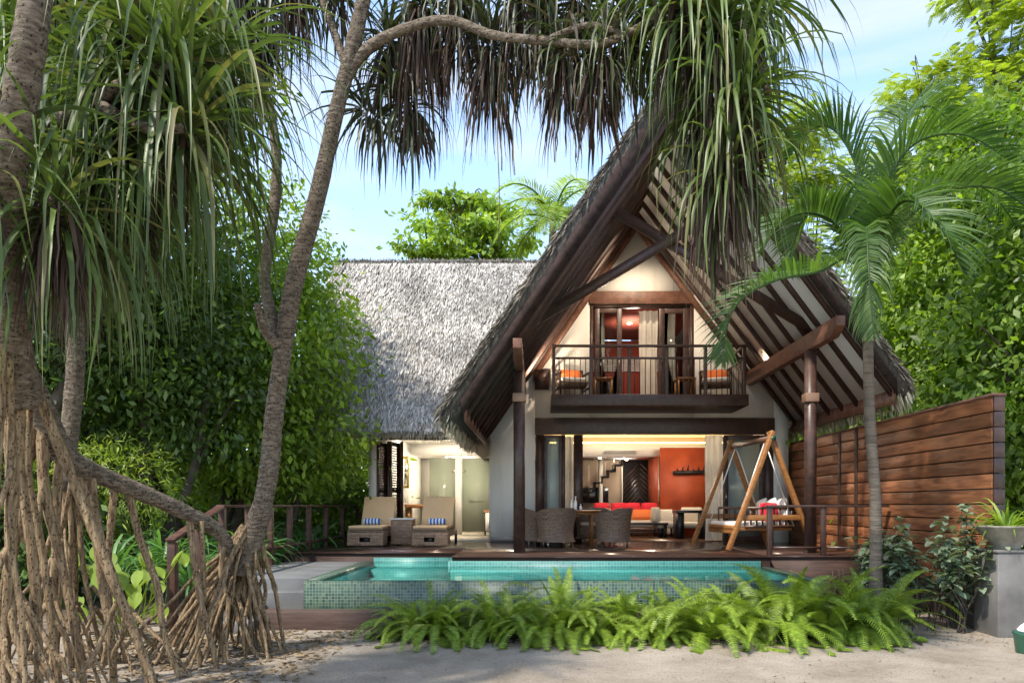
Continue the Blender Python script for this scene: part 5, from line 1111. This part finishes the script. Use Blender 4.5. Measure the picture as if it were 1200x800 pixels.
# ---------------- ferns
def fern(nf,L0):
    m=MB(); K=44
    for f_ in range(nf):
        a=rng.random()*6.28; e=rng.uniform(.55,1.35); d0=np.array((math.cos(a)*math.cos(e),math.sin(a)*math.cos(e),math.sin(e))); L=L0*rng.uniform(.7,1.1)
        C=droop(np.array([[math.cos(a)*.06,math.sin(a)*.06,0]]),d0[None],np.array([L]),np.array([rng.uniform(.9,2.1)]),K)[0]
        C=np.maximum(C,[-9,-9,.015]); Tn=nrm(np.gradient(C,axis=0)); sd=np.cross(d0,(0,0,1.)); sd=nrm(sd+rng.normal(0,.12,3)); up=nrm(np.cross(sd[None],Tn))
        u=np.linspace(0,1,K); s0=slice(4,K); uu=u[s0]; ll=.105*np.sin(np.clip((uu-.08)*1.06,0.03,1)*math.pi)**.6*(1.15-.5*uu)+.006
        for sg in (-1,1):
            D0=nrm(sd*sg+Tn[s0]*.38+up[s0]*.10); n=len(D0); t_=np.linspace(0,1,3)
            CC=C[s0][:,None]+D0[:,None]*(ll[:,None,None]*t_[None,:,None]); CC[...,2]-=.15*ll[:,None]*t_**2
            m.ribbon(CC,nrm(Tn[s0])[:,None],.0098*np.array([.95,.85,.12])*np.ones((n,1)))
        m.ribbon(C[None],sd[None,None],.004*np.ones((1,K)))
    return m
protos=[fern(50,1.35),fern(42,1.2),fern(54,1.3),fern(38,1.1)]; po=[]
fx=sorted([(px+rng.uniform(-8,8),D) for px,D in ((485,9.0),(515,8.85),(500,9.2),(540,9.1),(580,8.8),(612,9.15),(640,8.8),(668,9.1),(700,8.95),(740,9.2),(765,8.9),(800,9.1),(838,8.85),(872,9.15),(905,8.9),(940,9.1),(975,8.9),(1010,9.0),(925,9.25),(1035,9.15))])
for i,(px,D) in enumerate(fx):
    lab=f'{ord_[i]} from the left of the bright sword ferns lined up before the pool'
    if i<4: o=protos[i].build('fern',MT['fern']); T(o,lab,'fern','ferns in the bed before the pool'); po.append(o)
    else: o=copy_tree(po[i%4],label=lab)
    P=at(px,600,D); o.location=(float(P[0]),D+.02,.0); o.rotation_euler=(0,0,rng.random()*6.28); s_=rng.uniform(.70,1.06); o.scale=(s_,s_,s_*rng.uniform(.72,1.12))
# litter
n=2600; x=np.where(rng.random(n)<.6,rng.uniform(-5.5,-2.2,n),rng.uniform(-5,6,n)); y=rng.uniform(6.5,9.4,n); bad=(x>-2.2)&(rng.random(n)<.8); y[bad]=rng.uniform(8.4,9.4,bad.sum())
a=rng.random(n)*6.28; D0=np.stack([np.cos(a),np.sin(a),rng.normal(0,.12,n)],1); P0=np.stack([x,y,np.full(n,.034)],1); L=rng.uniform(.02,.10,n)*np.where(x<-2.2,1.3,.6)
C=P0[:,None]+D0[:,None]*(L[:,None,None]*np.linspace(0,1,3)[None,:,None]); C[:,1,2]+=.01
S=nrm(np.stack([-np.sin(a),np.cos(a),rng.normal(0,.3,n)],1))[:,None]; m=MB(); m.ribbon(C,S,(L*.2)[:,None]*np.array([.3,1,.1])); T(m.build('leaf_litter',MT['litter']),None,None,None,'stuff')
n=3000; x=rng.uniform(-2.1,4.6,n); y=rng.normal(8.95,.22,n); a=rng.random(n)*6.28; D0=np.stack([np.cos(a),np.sin(a),rng.normal(0,.2,n)],1); P0=np.stack([x,y,np.full(n,.036)],1); L=rng.uniform(.03,.11,n)
C=P0[:,None]+D0[:,None]*(L[:,None,None]*np.linspace(0,1,3)[None,:,None]); S=nrm(np.stack([-np.sin(a),np.cos(a),rng.normal(0,.3,n)],1))[:,None]; m=MB(); m.ribbon(C,S,(L*.22)[:,None]*np.array([.3,1,.1])); T(m.build('fern_bed_litter',MT['dead']),None,None,None,'stuff')
# fallen strap leaves and sticks by the roots
m=MB()
for k in range(70):
    x=rng.uniform(-5.2,-2.6); y=rng.uniform(7.0,9.0); a=rng.random()*3.14; L=rng.uniform(.15,.5); m.tube([(x,y,.032),(x+L*.5*math.cos(a),y+L*.5*math.sin(a),.05),(x+L*math.cos(a),y+L*math.sin(a),.03)],.006+.006*rng.random(),5)
T(m.build('fallen_sticks',MT['root']),None,None,None,'stuff')

# raked, trodden relief of the sand in front of the pool
nx,ny=340,190; X,Y=np.meshgrid(np.linspace(-9,9,nx),np.linspace(5.6,10.6,ny),indexing='ij'); Z=np.zeros_like(X)
for k in range(700):
    cx_,cy_=rng.uniform(-9,9),rng.uniform(5.7,10.4); a=rng.random()*3.14; rx,ry_=rng.uniform(.05,.22),rng.uniform(.04,.10); dx=(X-cx_)*math.cos(a)+(Y-cy_)*math.sin(a); dy=-(X-cx_)*math.sin(a)+(Y-cy_)*math.cos(a)
    q=(dx/rx)**2+(dy/ry_)**2; msk=q<9; Z[msk]+=(rng.uniform(-.012,.010))*np.exp(-q[msk])
edge=np.clip(np.minimum(np.minimum(X+9,9-X),np.minimum(Y-5.6,10.6-Y))/.5,0,1); Z=(Z+.028)*edge-.004*(1-edge)
m=MB(); m.grid(np.stack([X,Y,Z],-1)); struct(m.build('sand',MT['sand'],smooth=True))
